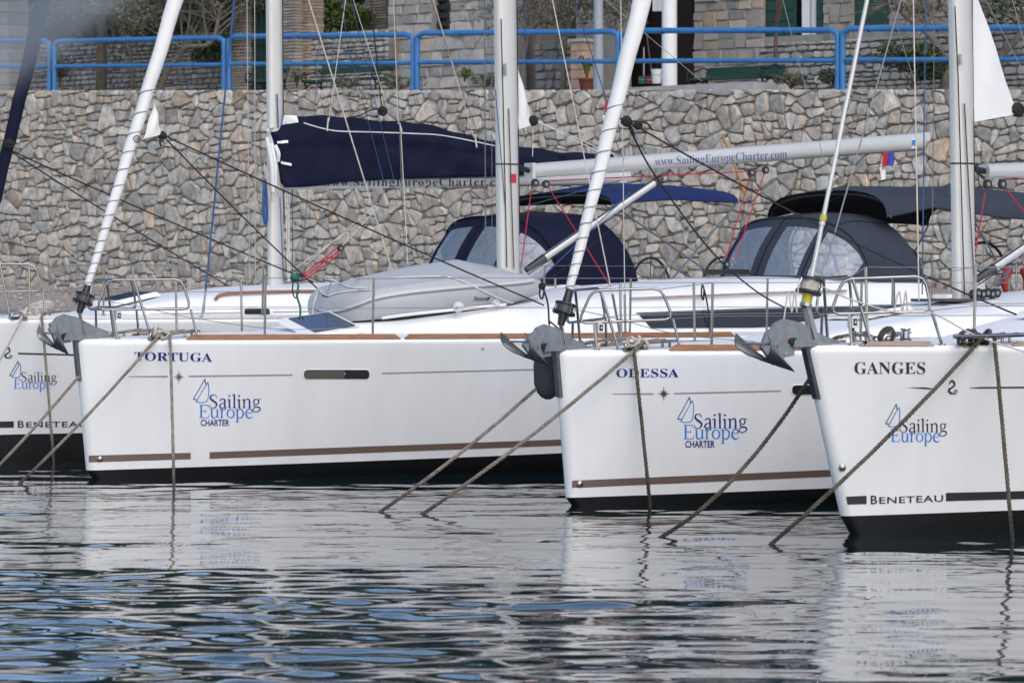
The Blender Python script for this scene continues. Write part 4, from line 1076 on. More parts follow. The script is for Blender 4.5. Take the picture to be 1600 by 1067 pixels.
def fairlead(b, L, side=1):
    p = b.G(L, .05, side=side); mb = MB(); mb.box(p + V((0, 0, .012)), b.a*.10, b.p*.03, V((0, 0, .012)))
    for k in (-1, 1): mb.tube(cr([p + b.a*k*.09, p + b.a*k*.085 + V((0, 0, .05)), p + b.a*k*.035 + V((0, 0, .065))], 4), .012, 7)
    return mb.build('fairlead', 'steel', b.root)
def cleat(b, L, B, z):
    p = b.W(L, B, z); mb = MB(); mb.tube([p - b.a*.14 + V((0, 0, .062)), p - b.a*.05 + V((0, 0, .055)), p + b.a*.05 + V((0, 0, .055)), p + b.a*.14 + V((0, 0, .062))], [.010, .016, .016, .010], 8)
    for k in (-1, 1): mb.tube([p + b.a*k*.04, p + b.a*k*.04 + V((0, 0, .06))], .013, 7)
    return mb.build('cleat', 'steel', b.root)
def block(b, c, r=.05, parent=None):
    o = MB().cyl(c, b.p, r, .03, 14).build('block', 'black_plastic', parent or b.root); MB().cyl(c, b.p, r*.45, .036, 10).build('sheave', 'wire_steel', o)
    return o
def sprayhood(b, L0, Lt, La, w, zb, h, canvas, win=True, drop=.10, rake_side=.55):
    n = 36
    def sgn(c, p): return math.copysign(abs(c)**p, c)
    def base(t): a = math.pi*t; return b.W(L0 + rake_side*(1 - math.sin(a)), w*sgn(math.cos(a), .75), zb)
    def topa(t): a = math.pi*t; return b.W(Lt + .30*(1 - math.sin(a)**.8), w*.98*sgn(math.cos(a), .72), zb + h*math.sin(a)**.60)
    def afta(t): a = math.pi*t; return b.W(La - .38*math.sin(a)**.8, w*1.02*sgn(math.cos(a), .70), zb - drop + (h + drop + .05)*math.sin(a)**.58)
    def front(u, t):
        p = base(t).lerp(topa(t), u); k = math.sin(math.pi*u)*.06; return p - b.a*k*math.sin(math.pi*t) + b.p*k*.6*math.cos(math.pi*t)
    def roof(u, t):
        p = topa(t).lerp(afta(t), u); return p + V((0, 0, .035*math.sin(math.pi*u)*math.sin(math.pi*t))) + V((0, 0, .008*math.sin(9*u + 14*t)))
    def is_win(u, t):
        return win and .10 < u < .88 and (.045 < t < .30 or .345 < t < .49 or .51 < t < .655 or .70 < t < .955)
    c = MB(); c.grid(front, 14, 60, skip=is_win); c.grid(roof, 8, 40)
    o = c.build('sprayhood', canvas, b.root, smooth=60)
    for lo, hi in ((.045, .30), (.345, .49), (.51, .655), (.70, .955)):
        v = MB(); v.grid(front, 14, 60, skip=lambda u, t: not (is_win(u, t) and lo < t < hi))
        if v.f: v.build('window', 'vinyl', o, smooth=60)
    cen = b.W((Lt + La)/2, 0, zb)
    MB().tube([topa(i/40).lerp(cen, -.012) for i in range(1, 40)], .010, 6).build('piping', canvas, o)
    for t in (.30, .5, .70): MB().tube([roof(i/8, t) + V((0, 0, .004)) for i in range(9)], .006, 5).build('seam', 'dark_canvas', o)
    for t in (.325, .50, .675): MB().tube([front(i/10, t).lerp(cen, -.006) for i in range(11)], .006, 5).build('zip', 'dark_canvas', o)
    for k, f in ((.016, topa), (.014, afta)):
        MB().tube([f(i/24).lerp(cen, .05) for i in range(25)], k, 6).build('hoop', 'steel', o)
    return o
def bimini(b, arches, canvas, feet):
    """arches: (L, half width, centre z, side z)"""
    def fn(u, t):
        x = u*(len(arches)-1); i = min(int(x), len(arches)-2); f = x - i; q = [lerp(p, r, f) for p, r in zip(arches[i], arches[i+1])]
        y = -1 + 2*t; return b.W(q[0], q[1]*math.sin(y*1.5708)**1 if True else 0, q[3] + (q[2]-q[3])*(1 - abs(y)**2.6) + .006*math.sin(8*u + 5*y))
    o = MB().grid(fn, 18, 28).build('bimini', canvas, b.root, smooth=70)
    und = MB().grid(lambda u, t: fn(u, t) - V((0, 0, .012)), 18, 28).build('bimini_shade_sheet', 'dark_canvas', o, smooth=70)  # near-black sheet under the canopy: the underside's shade put into its colour
    for (u, L, side, z) in feet:
        p = fn(u, 1 if side > 0 else 0); MB().tube([p, b.W(L, side*1.5, z)], .0125, 8).build('bimini_leg', 'steel', o)
    for u in (.0, .5, 1.): MB().tube([fn(lerp(u, .5, .06), lerp(i/20, .5, .03)) - V((0, 0, .045)) for i in range(21)], .0125, 6).build('hoop', 'black_plastic', o)
    return o
def boom(b, xa, yt0, yb0, xb, yt1, yb1, wz, name='boom'):
    """between two columns, top and bottom rows given, on the centre plane"""
    t0, u0, t1, u1 = b.I(xa, yt0), b.I(xa, yb0), b.I(xb, yt1), b.I(xb, yb1); ca, cb = (t0+u0)/2, (t1+u1)/2; ha, hb = (t0-u0).length/2, (t1-u1).length/2
    rings = []
    for i in range(13):
        f = i/12; c = ca.lerp(cb, f); h = lerp(ha, hb, f); rr = []
        for j in range(20):
            t = 6.28318*j/20; rr.append(c + b.p*wz*math.copysign(abs(math.cos(t))**.7, math.cos(t)) + V((0, 0, h*math.copysign(abs(math.sin(t))**.8, math.sin(t)))))
        rings.append(rr)
    mb = MB().rings(rings); o = mb.build(name, 'boom_alloy', b.root, smooth=50); return o, BVHTree.FromPolygons([V(v) for v in mb.v], mb.f), ca, cb
def clew(b, pts, parent, B=.0, ring=None):
    """corner of a furled sail; thin cloth with a slight belly"""
    p = [b.I(x, y, B) for x, y in pts]; mb = MB(); n = 8; vs = []
    top, low, cl = p
    for i in range(n+1):
        for j in range(n+1):
            f, g = i/n, j/n; q = top.lerp(low.lerp(cl, g), f); vs.append(q + b.p*.05*math.sin(math.pi*g)*f + b.p*.012*math.sin(9*f + 4*g))
    mb.add(vs, [(i*(n+1)+j, (i+1)*(n+1)+j, (i+1)*(n+1)+j+1, i*(n+1)+j+1) for i in range(n) for j in range(n)])
    o = mb.build('sail_corner', 'sailcloth', parent, smooth=180)
    return o
def knot(b, c, r, m, parent, n=5, seed=1):
    rg = random.Random(seed); mb = MB()
    for i in range(n):
        a = V((rg.gauss(0, 1), rg.gauss(0, 1), rg.gauss(0, 1))).normalized(); e = a.orthogonal().normalized(); f = a.cross(e)
        mb.tube([c + (e*math.cos(t) + f*math.sin(t))*r + a*r*.3*math.sin(2*t) for t in np.linspace(0, 6.0, 12)], r*.33, 6)
    return mb.build('knot', m, parent)
def hatch(b, L0, L1, B0, B1, zf, parent, frame='deck_gelcoat', glass='hatch_glass', h=.05):
    mb = MB(); q = [b.W(L0, B0, zf(L0, B0)), b.W(L1, B0, zf(L1, B0)), b.W(L1, B1, zf(L1, B1)), b.W(L0, B1, zf(L0, B1))]
    c = sum(q, V())/4; up = V((0, 0, h))
    t = [x.lerp(c, .10) + up for x in q]; mb.add(q + t, [(0,1,5,4),(1,2,6,5),(2,3,7,6),(3,0,4,7),(4,5,6,7)]); o = mb.build('deck_hatch', frame, parent, smooth=0)
    g = [x.lerp(c, .24) + up + V((0, 0, .006)) for x in q]; MB().prism([x - V((0, 0, .004)) for x in g], V((0, 0, .010))).build('hatch_pane', glass, o, smooth=0); return o

# ---- far left yacht with the navy sail cover
LB = Boat(-68, 719, 1.585, .30, 11.6, 1.95, 'farthest white yacht at the left edge with navy sail cover and blue sprayhood', '')
LB.build_hull(lambda L: .28 + .012*L)
# ---- yacht with the dinghy
T = Boat(137, 748, 1.416, .15, 12.6, 1.97, 'white yacht lettered TORTUGA with grey upturned dinghy on its foredeck', '')
T.build_hull(lambda L: .088 + .022*L)
O = Boat(887, 790, 1.39, .14, 12.6, 1.97, 'white yacht lettered ODESSA, between TORTUGA and GANGES', '')
O.build_hull(lambda L: .075 + .022*L)
G = Boat(1322, 835, 1.498, .43, 11.6, 1.95, 'white yacht lettered GANGES at the right edge, nearest of the four', '')
G.build_hull(lambda L: .150 + .020*L)

# ---- print on the hulls
def band(b, m, x0, x1, t0, t1, th0, th1, name='hull_stripe', n=24): return b.stripe(name, m, [(x0, t0), (x1, t1)], [(x0, t0 + th0), (x1, t1 + th1)], n=n)
band(T, 'brown_stripe', 139, 298, 711.5, 707, 10.5, 10); band(T, 'brown_stripe', 327.5, 1240, 706, 673, 10.5, 8.8, n=40)
band(T, 'grey_stripe', 201, 262, 587.5, 586.8, 1.2, 2.6, n=6); band(T, 'grey_stripe', 295, 457, 586.5, 584.5, 2.4, 2.0, n=8); band(T, 'grey_stripe', 597, 842, 582, 576, 2.0, 1.8, n=10)
T.text('lettering', 'navy_ink', 'TORTUGA', 210, 331.6, 563, 564.8, 13)
company_logo(T, 302, 592, 1, 1, 0, True, 'navy_ink', 'blue_ink'); compass_star(T, 279.5, 588.5, 9)
T.decal('maker_mark', 'red_ink', stroke(cr2([(757, 544.2), (753, 543.6), (752.4, 546), (757, 547)], 3), .8))
band(O, 'brown_stripe', 894, 1600, 750.5, 720.8, 11.5, 9.5, n=40); band(O, 'grey_stripe', 957, 1020.5, 614.6, 614, 1.2, 2.4, n=6); band(O, 'grey_stripe', 1053, 1220, 613.5, 609.5, 2.2, 1.8, n=8)
O.text('lettering', 'navy_ink', 'ODESSA', 963, 1060.3, 589.3, 589, 13)
company_logo(O, 1058.5, 620.4, 1.033, 1.075, -.004, True, 'navy_ink', 'blue_ink'); compass_star(O, 1037, 614.5, 10)
G.decal('hull_stripe', 'black_stripe', [[(1322, 775.5), (1354, 774), (1354, 787), (1324.5, 788)]])
band(G, 'black_stripe', 1478, 2100, 769.5, 754, 13, 11, n=40)
G.text('lettering', 'black_stripe', 'B', 1360.5, 1370.5, 787, 786.7, 13.2, .012, False); G.text('lettering', 'black_stripe', 'ENETEAU', 1373.8, 1473.5, 786.3, 783, 10.2, .010, False, space=1.1)
G.decal('hull_stripe', 'black_stripe', [[(1414, 605.2), (1446, 604.8), (1446, 607.6)], [(1446, 604.8), (1460, 607.0), (1460, 608.2), (1446, 607.6)]])
G.stripe('hull_stripe', 'black_stripe', [(1515, 605.6), (1530, 604.2), (2050, 599.5)], [(1515, 606.2), (1530, 606.8), (2050, 602.5)], n=60)
seahorse(G, 1489, 605, 1.0)
G.text('lettering', 'black_ink', 'GANGES', 1335, 1445.6, 583.7, 583.7, 18, -.004)
company_logo(G, 1383.7, 631, .91, .97, 0, False, 'black_ink', 'blue_ink')
seahorse(LB, 13.5, 551.5, .82)
band(LB, 'black_stripe', 28.5, 140, 550.8, 553.8, 2.6, 2.2, n=8)
company_logo(LB, 15.5, 564, .695, .71, .002, False, 'black_ink', 'blue_ink')
LB.decal('hull_stripe', 'black_stripe', [[(-30, 659), (21.5, 657.8), (21.5, 667.6), (-30, 669)]])
LB.text('lettering', 'black_stripe', 'B', 27.8, 37.5, 667.8, 667.6, 10.6, .012, False); LB.text('lettering', 'black_stripe', 'ENETEAU', 41, 137, 667.5, 666.5, 8.6, .010, False, space=1.1)

# ---- hull windows
def hull_window(b, x0, x1, y0, y1, split=None):
    r = (y1-y0)*.38; n = 5
    def rr(k): 
        pts = []
        for cx_, cy_, a in ((x1-r, y0+r, -1.5708), (x1-r, y1-r, 0), (x0+r, y1-r, 1.5708), (x0+r, y0+r, 3.14159)):
            for i in range(n+1): t = a + 1.5708*i/n; pts.append((cx_ + math.cos(t)*(r+k), cy_ + math.sin(t)*(r+k)))
        return pts
    ins, out = rr(0), rr(1.6); N = len(ins); mb = MB()
    A = [b.hit(x, y, -.02) for x, y in ins]; B_ = [b.hit(x, y, .006) for x, y in ins]; C_ = [b.hit(x, y, .003) for x, y in out]
    mb.add(A + B_ + C_, [(i, (i+1) % N, N + (i+1) % N, N + i) for i in range(N)] + [(N+i, N+(i+1) % N, 2*N+(i+1) % N, 2*N+i) for i in range(N)])
    f = mb.build('hull_window', 'white_paint', b.hull, smooth=40)
    b.decal('window_pane', 'tint_glass', [ins], f, .0045)
    if split:
        b.decal('window_blind', 'blind', [[p for p in ins if p[0] < x0 + r*1.05] + [(split, y1 - .3), (split, y0 + .3)]] if False else [[(x0 + 1.5, y0 + 1), (split, y0 + .6), (split, y1 - .6), (x0 + 1.5, y1 - 1)]], f, .0065)
hull_window(T, 475, 577, 577.5, 592, 538)
hull_window(O, 1237.5, 1330, 601.5, 616.5)

# ---- toe rails
def toe(b, m, px0, px1, h=.05, w=.03, z=0., inset=.012):
    L0, L1 = b.gun(px0), b.gun(px1)
    for s in (1, -1): rail_strip(b, 'toe_rail', m, L0, L1, b.fb - .003 + z, h, w, inset, side=s)
toe(T, 'teak', 293, 628); toe(T, 'teak', 634, 1150)
toe(O, 'teak', 1048, 1420); toe(G, 'teak_grey', 1345, 1462, .036); toe(G, 'teak_grey', 1583, 1900, .036)
toe(LB, 'boom_alloy', 30, 900, .035, .03)

# ---- fittings common to the four
bow_fitting(T, 118, 0); bow_fitting(O, 868, 0); bow_fitting(G, 1250, 0); bow_fitting(LB, -80, 0)
pulpit(LB, [(-76, 458), (-60, 412), (54, 413), (67, 455)], [((0, 413), (15, 487)), ((67, 455), (70, 491)), ((-50, 458), (-45, 495))])
pulpit(T, [(151, 484), (167, 437.5), (284, 436.5), (298, 483)], [((209, 437), (236, 513)), ((298, 483), (308, 520)), ((176, 484), (182, 524))])
pulpit(O, [(903, 505), (925, 454), (1033, 450.5), (1052, 499)], [((938, 453), (965, 536)), ((1052, 499), (1061, 538)), ((928, 504), (931, 540))])
pulpit(G, [(1297, 491), (1317, 436), (1444, 431.5), (1456, 486)], [((1332, 436), (1360, 530)), ((1456, 486), (1470, 538)), ((1326, 490), (1328, 535))])
def lead(b, px, py): L, B, z = b.IB(px, py); return (L, B, z)
stanchions(LB, [LB.gun(166), 3.4, 5.2, 7.0, 8.8, 10.6], .60, lead(LB, 55, 415))
stanchions(T, [T.gun(419), T.gun(588), 5.6, 7.4, 9.2, 11.0], .62, lead(T, 285, 438))
stanchions(O, [O.gun(1119), O.gun(1352), 5.6, 7.4, 9.2, 11.0], .60, lead(O, 1034, 452))
stanchions(G, [G.gun(1531), 3.9, 5.7, 7.5, 9.3], .62, lead(G, 1445, 433))
for b, L in ((T, T.gun(250)), (O, O.gun(995)), (G, G.gun(1527)), (LB, LB.gun(32))):
    for sd in (1, -1): fairlead(b, L, sd); cleat(b, L + .35, sd*max(.1, b.half(L + .35, b.fb) - .22), b.fb + .02)
for b, (px, py) in ((T, (184, 493)), (O, (936, 512)), (G, (1332, 503))):
    L, B, z = b.IB(px, py, .10); p = b.W(L, B, z); bx = MB().box(p, b.a*.028, b.p*.03, V((0, 0, .045))).build('navigation_light', 'plastic_white', b.root, smooth=0)
    MB().box(p + b.p*.031, b.a*.018, b.p*.004, V((0, 0, .026))).build('lens', 'black_plastic', bx, smooth=0)
    MB().box(p + b.p*.036, b.a*.007, b.p*.002, V((0, 0, .010))).build('lens_dot', 'plastic_white', bx, smooth=0)

# ---- coachroofs
ct_T = [(2.15, 1.43), (2.6, 1.53), (3.5, 1.59), (5, 1.75), (6.5, 1.92), (8.3, 2.02), (10.3, 2.03)]; cw_T = [(2.15, .35), (3.5, .85), (5, 1.1), (7, 1.28), (10.3, 1.38)]
ct_L = [(1.6, 1.60), (2.0, 1.66), (2.8, 1.82), (4.15, 1.93), (5, 1.96), (6.9, 2.0), (9.0, 2.0)]; cw_L = [(1.6, .3), (2.8, .8), (4.2, 1.1), (6, 1.3), (9, 1.38)]
ct_O = [(2.0, 1.41), (2.6, 1.50), (3.2, 1.60), (4.2, 1.73), (4.9, 1.80), (7, 1.95), (10.3, 2.0)]; cw_O = [(2.0, .35), (3.5, .85), (5, 1.1), (7, 1.28), (10.3, 1.38)]
ct_G = [(1.5, 1.51), (2.4, 1.66), (3.6, 1.82), (5, 1.92), (9, 2.0)]; cw_G = [(1.5, .3), (2.8, .8), (4.2, 1.1), (6, 1.3), (9, 1.38)]
cT, vT = coach(T, ct_T, 0, cw_T); cL, vL = coach(LB, ct_L, 0, cw_L); cO, vO = coach(O, ct_O, 0, cw_O); cG, vG = coach(G, ct_G, 0, cw_G)
for b, L0 in ((T, 10.3), (O, 10.3), (LB, 9.0), (G, 9.0)):                         # cockpit coamings and helm
    for sd in (1, -1): MB().box(b.W((L0 + b.Lh)/2, sd*1.38, b.fb + .2), b.a*((b.Lh - L0)/2 - .05), b.p*.16, V((0, 0, .24))).build('cockpit_coaming', 'deck_gelcoat', b.root, smooth=0)
    for sd in (1, -1):
        c = b.W(b.Lh - 1.0, sd*.75, b.fb + (.62 if b in (T, O) else .30)); w = MB().tube([c + b.p*.42*math.cos(t) + V((0, 0, .42*math.sin(t))) for t in np.linspace(0, 6.2832, 33)], .017, 8)
        w = w.build('steering_wheel', 'black_plastic', b.root)
        for k in range(5): t = k*1.2566 + .3; MB().tube([c, c + b.p*.42*math.cos(t) + V((0, 0, .42*math.sin(t)))], .008, 5).build('spoke', 'steel', w)
        MB().box(c + b.a*-.12 - V((0, 0, .35)), b.a*.07, b.p*.10, V((0, 0, .42))).build('helm_pedestal', 'deck_gelcoat', b.root)
# windows of the coachroofs
T.stripe('coachroof_window', 'tint_glass', [(997, 491), (1180, 484), (1340, 480.5), (1400, 481)], [(1017, 513), (1180, 512), (1300, 506), (1396, 487)], parent=cT, bvh=vT, eps=.010, n=40, Bf=1.15)
T.stripe('window_seam', 'black_plastic', [(993, 489), (1180, 482), (1340, 479)], [(993, 490.6), (1180, 483.6), (1340, 480.4)], parent=cT, bvh=vT, eps=.014, n=30, Bf=1.15)
for x0, x1, y0, y1 in ((381, 421, 482.5, 497.5), (491, 520, 482, 497)):
    def rq(k): r = 5; return [(cx_ + math.cos(a)*(r+k), cy_ + math.sin(a)*(r+k)) for cx_, cy_, a0 in ((x1-r, y0+r, -1.5708), (x1-r, y1-r, 0), (x0+r, y1-r, 1.5708), (x0+r, y0+r, 3.1416)) for a in [a0 + 1.5708*i/4 for i in range(5)]]
    f = LB.decal('coachroof_window', 'white_paint', [rq(3)], cL, .012, vL, 1.0); LB.decal('window_pane', 'tint_glass', [rq(0)], f, .020, vL, 1.0)
LB.stripe('cabin_stripe', 'grey_stripe', [(233, 490), (378, 488)], [(233, 491.6), (378, 489.6)], parent=cL, bvh=vL, eps=.008, Bf=1.0)
LB.stripe('cabin_stripe', 'grey_stripe', [(426, 487), (488, 486)], [(426, 488.6), (488, 487.6)], parent=cL, bvh=vL, eps=.008, Bf=1.0)
# handrails
def handrail(b, pts, m, parent, bvh, r=.014):
    q = [b.hit(x, y, .035, bvh, .9) for x, y in pts]; o = wire('handrail', m, parent, q, r, 7, 4)
    return o
handrail(LB, [(335, 469), (352, 463), (430, 459.5), (520, 457)], 'teak', cL, vL, .018)
handrail(T, [(984, 470), (1090, 464), (1220, 458.5), (1320, 456)], 'teak_grey', cT, vT, .012)
zT = lambda L, B: interp(L, ct_T) + .03; zL = lambda L, B: interp(L, ct_L) + .03; zO = lambda L, B: interp(L, ct_O) + .03; zG = lambda L, B: interp(L, ct_G) + .03
hatch(T, 2.35, 3.0, .10, .78, lambda L, B: interp(L, ct_T) + .12 - .26*B, cT); hatch(LB, 2.15, 2.75, -.30, .30, zL, cL, glass='hatch_glass'); hatch(O, 3.35, 3.95, -.3, .3, zO, cO); hatch(G, 2.5, 3.1, -.3, .3, zG, cG)
MB().box(O.W(4.72, 0, zO(4.72, 0) + .01), O.a*.34, O.p*.24, V((0, 0, .014))).build('mast_collar', 'dark_grey', cO)
for k in range(6): block(O, O.W(4.72 + .05 + .06*k, .22, zO(4.8, 0) + .06 + .01*(k % 2)), .045, cO)

# ---- masts
mT, aT, dT = mast(T, 794, 425, 789, 0, .135, .075); mO, aO, dO = mast(O, 1506, 470, 1500, 0, .128, .072); mL, aL, dL = mast(LB, 431, 440, 428, 0, .102, .06)
gp_ = proj(G.W(4.5, 0, 2.)); gq = proj(G.W(4.54, 0, 6.)); mast(G, gp_[0], gp_[1], gq[0], gq[1], .128, .072)
on_mast(T, aT, dT, .135, .075, [(783, 30), (786, 150), (792, 418)], .006, 'black_rope', mT); on_mast(T, aT, dT, .135, .075, [(795, 170), (799, 300), (803, 420)], .006, 'bark_red', mT)
on_mast(T, aT, dT, .135, .075, [(789, 100), (790, 118)], .014, 'wire_steel', mT); on_mast(T, aT, dT, .135, .075, [(774, 140), (779, 200), (790, 330)], .005, 'blue_rope', mT)
on_mast(O, aO, dO, .128, .072, [(1492, 10), (1497, 120), (1507, 462)], .006, 'black_rope', mO); on_mast(O, aO, dO, .128, .072, [(1507, 162), (1512, 260), (1524, 470)], .0065, 'bark_red', mO)
on_mast(O, aO, dO, .128, .072, [(1500, 85), (1501, 102)], .013, 'wire_steel', mO)
on_mast(LB, aL, dL, .102, .06, [(433, 147), (435, 200)], .008, 'blue_rope', mL)
for b, m_, A, d, ra, rb, y in ((T, mT, aT, dT, .135, .075, 257), (O, mO, aO, dO, .128, .072, 256)):
    z = b.I(790 if b is T else 1503, y)[2]; c = A + d*(z - A.z); MB().oval([c - V((0, 0, .008)), c + V((0, 0, .008))], ra*1.03, rb*1.04, b.a, b.p, 24, .8).build('mast_band', 'black_plastic', m_)
T.decal('sticker', 'red_ink', [[(797, 272), (806, 272), (806, 286), (797, 286)]], mT, .008, BVHTree.FromPolygons([V(v.co) + LOC[T.root.name] for v in mT.data.vertices], [tuple(p.vertices) for p in mT.data.polygons]))

# ---- forestays with their furled sails
fT, a_, d_ = forestay(T, 137, 446, 274.5, 0, .034, .080); A_T, D_T = a_, d_
fO, A_O, D_O = forestay(O, 890, 452, 1003, 0, .036, .084); fG, A_G, D_G = forestay(G, 1268, 432, 1355, 0, .0175, .0175, 'alloy', wrap=False, name='forestay_foil')
fL, A_L, D_L = forestay(LB, -38, 440, 68, 0, .05, .085, 'navy_canvas', wrap=False)
def zr(b, px, py): return b.I(px, py)[2]
def stay_foot(b, A, D, zd, r, h, cone=True):
    at = lambda z: A + D*(z - A.z)
    MB().tube([at(A.z + .02), at(zd)], [.030, .045], 10).build('torque_tube', 'black_plastic', b.root)
    o = drum(b, A, D, zd, r, h, b.root)
    MB().tube([at(zd - h*.5), at(zd - h*.5 - .11)], [.048, .03], 10).build('swivel', 'black_plastic', b.root)
    foot = b.W(.10, 0, b.fb + .03); MB().tube([at(zd - h*.5 - .10), foot], [.012, .016], 8).build('turnbuckle', 'steel', b.root)
    for s in (-1, 1): MB().tube([at(zd - h*.5 - .10) + b.p*.02*s, foot + b.p*.03*s], .007, 6).build('toggle', 'steel', b.root)
stay_foot(T, A_T, D_T, zr(T, 130, 466), .10, .08); stay_foot(O, A_O, D_O, zr(O, 884, 482), .098, .08); stay_foot(LB, A_L, D_L, zr(LB, -46, 470), .10, .08)
# the bare furling drum with its yellow sleeves
at = lambda py: A_G + D_G*(zr(G, 1265, py) - A_G.z)
MB().tube([at(345), at(336)], .028, 14).build('sleeve', 'yellow_plastic', fG); MB().tube([at(352), at(346)], .024, 12).build('collar', 'alloy', fG)
MB().tube([at(432), at(352)], .0165, 10).build('lower_foil', 'alloy', fG)
dr = MB().tube([at(455), at(438)], .070, 18).build('furler_drum', 'wire_steel', G.root)
for py, r in ((436.5, .098), (456.5, .104)): MB().tube([at(py + 1.6), at(py - 1.6)], r, 22).build('flange', 'black_plastic', dr)
hx = []
for i in range(90): c = at(lerp(453, 440, i/89)); hx.append(c + (G.a*math.cos(i*.42) + G.p*math.sin(i*.42))*.072)
MB().tube(hx, .0065, 6).build('furling_line', 'pale_rope', dr)
for k in (-1, 1): MB().tube([at(458) + G.a*.1*k, at(447) + G.a*.115*k, at(434) + G.a*.095*k], .008, 6).build('guard', 'steel', dr)
MB().tube([at(474), at(459)], .042, 14).build('sleeve', 'yellow_plastic', G.root); MB().tube([at(479), at(474)], .05, 14).build('bearing', 'steel', G.root)
for k in (-1, 1): MB().box((at(478) + G.W(.12, 0, G.fb))/2 + G.p*.03*k, G.a*.022, G.p*.005, (at(478) - G.W(.12, 0, G.fb))/2).build('link_plate', 'wire_steel', G.root)
wire('furling_line', 'pale_rope', G.root, [G.I(1283, 447, .07), G.I(1330, 468, .2), G.I(1400, 488, .4), G.I(1457, 490, .55), G.I(1520, 522, .75), G.I(1600, 549, 1.05), G.I(1680, 566, 1.2)], .0065, 6, 6)
wire('furling_line', 'wire_steel', T.root, [T.I(140, 466, .07), T.I(230, 482, .3), T.I(296, 496, .55), T.I(430, 514, .8), T.I(560, 512, 1.0)], .004, 5, 6)
wire('furling_line', 'wire_steel', O.root, [O.I(893, 482, .07), O.I(960, 497, .35), O.I(1058, 522, .6), O.I(1180, 534, .9)], .004, 5, 6)

# sail corners and sheets
sT = clew(T, [(242, 158), (224, 217), (252, 210)], fT); knot(T, T.I(254, 212), .035, 'black_rope', sT, 7, 1)
def sheet(b, px0, py0, B0, px1, py1, B1, sag=0., m='black_rope', r=.0085, name='jib_sheet', parent=None):
    a, c = b.I(px0, py0, B0), b.I(px1, py1, B1); n = 10
    return wire(name, m, parent or b.root, [a.lerp(c, i/n) - V((0, 0, sag*4*(i/n)*(1-i/n))) for i in range(n+1)], r, 6)
sheet(T, 256, 212, .02, 850, 477, 1.0, .02); sheet(T, 255, 213, -.02, 500, 455, -.7, .02)
MB().tube(cr([T.I(254, 212), T.I(250, 222, .03), T.I(252, 229, .04)], 4), .011, 6).build('rope_tail', 'black_rope', sT)
kO = knot(O, O.I(979, 190, .05), .040, 'black_rope', O.root, 8, 2); knot(O, O.I(997, 196, .06), .032, 'black_rope', O.root, 6, 3)
wire('rope_tail', 'black_rope', O.root, [O.I(985, 190, .05), O.I(1000, 191, .07), O.I(1011, 193, .07), O.I(1019, 203, .07)], .010, 6, 5); wire('rope_tail', 'black_rope', O.root, [O.I(979, 190, .05), O.I(988, 202, .05), O.I(991, 213, .05)], .010, 6, 5)
sheet(O, 978, 188, .05, 1640, 512, 1.1, .10); wire('jib_sheet', 'black_rope', O.root, [O.I(978, 190, .02), O.I(1023, 274, -.2), O.I(1110, 391, -.5), O.I(1180, 454, -.6), O.I(1240, 488, -.7)], .0085, 6, 6)
knot(LB, LB.I(14, 226, .06), .05, 'black_rope', LB.root, 8, 4); sheet(LB, 18, 236, .05, 490, 441, .9, .02); sheet(LB, 18, 238, .0, 362, 450, -.8, .02)
# in-mast furled mainsail corners
sM = clew(T, [(808, 100), (808, 203), (833, 194)], mT, .0); knot(T, T.I(833, 189, .02), .045, 'black_rope', sM, 7, 5)
sN = clew(O, [(1519, -30), (1520, 191), (1590, 178)], mO, .0); knot(O, O.I(1590, 172, .02), .055, 'black_rope', sN, 8, 6)
for x, y in ((960, 242), (936, 238)): sheet(T, 836, 188, .02, x, y, .05, .0, 'white_rope', .005, 'outhaul')
sheet(T, 833, 195, .02, 832, 245, .03, 0, 'white_rope', .004, 'outhaul'); sheet(O, 1594, 174, .02, 1700, 220, .03, 0, 'white_rope', .005, 'outhaul')

# ---- booms
bT, vbT, ca, cb = boom(T, 828, 256, 279, 1440, 207.5, 235.5, .075); T.text('lettering', 'boom_ink', 'www.SailingEuropeCharter.com', 1023, 1229.5, 259, 246.8, 12.5, -.012, parent=bT, bvh=vbT, eps=.004)
for x, w in ((1414, 2.2),): T.stripe('boom_band', 'black_plastic', [(x, 210), (x + w, 210)], [(x, 236.5), (x + w, 236.5)], parent=bT, bvh=vbT, n=2)
T.decal('sticker', 'white_paint', [[(1424, 217), (1432, 216.5), (1432, 231.5), (1424, 232)]], bT, .004, vbT); T.decal('sticker', 'blue_ink', [[(1424.8, 219), (1431, 218.5), (1431, 226), (1424.8, 226.5)]], bT, .007, vbT)
MB().box(T.I(1446, 214), T.a*.06, T.p*.02, V((0, 0, .05))).build('boom_end', 'alloy', bT); MB().tube([T.I(812, 262), T.I(830, 268)], .03, 8).build('gooseneck', 'black_plastic', bT)
MB().box(T.I(828, 267), T.a*.02, T.p*.08, V((0, 0, .085))).build('boom_cap', 'alloy', bT)
bO, vbO, _, _ = boom(O, 1538, 256, 279, 2150, 236, 264, .078); MB().tube([O.I(1522, 264), O.I(1540, 268)], .03, 8).build('gooseneck', 'black_plastic', bO)
MB().tube(cr([O.I(1528, 256), O.I(1524, 266), O.I(1538, 279)], 4), .014, 6).build('boom_strap', 'black_plastic', bO)
bL, vbL, _, _ = boom(LB, 437, 275, 297, 981, 268, 289, .07); LB.text('lettering', 'black_ink', 'www.SailingEuropeCharter.com', 505, 800, 291.2, 290.2, 12, -.008, parent=bL, bvh=vbL, eps=.004, space=1.15)
LB.decal('sticker', 'white_paint', [[(968, 272), (979, 272), (979, 285), (968, 285)]], bL, .004, vbL)
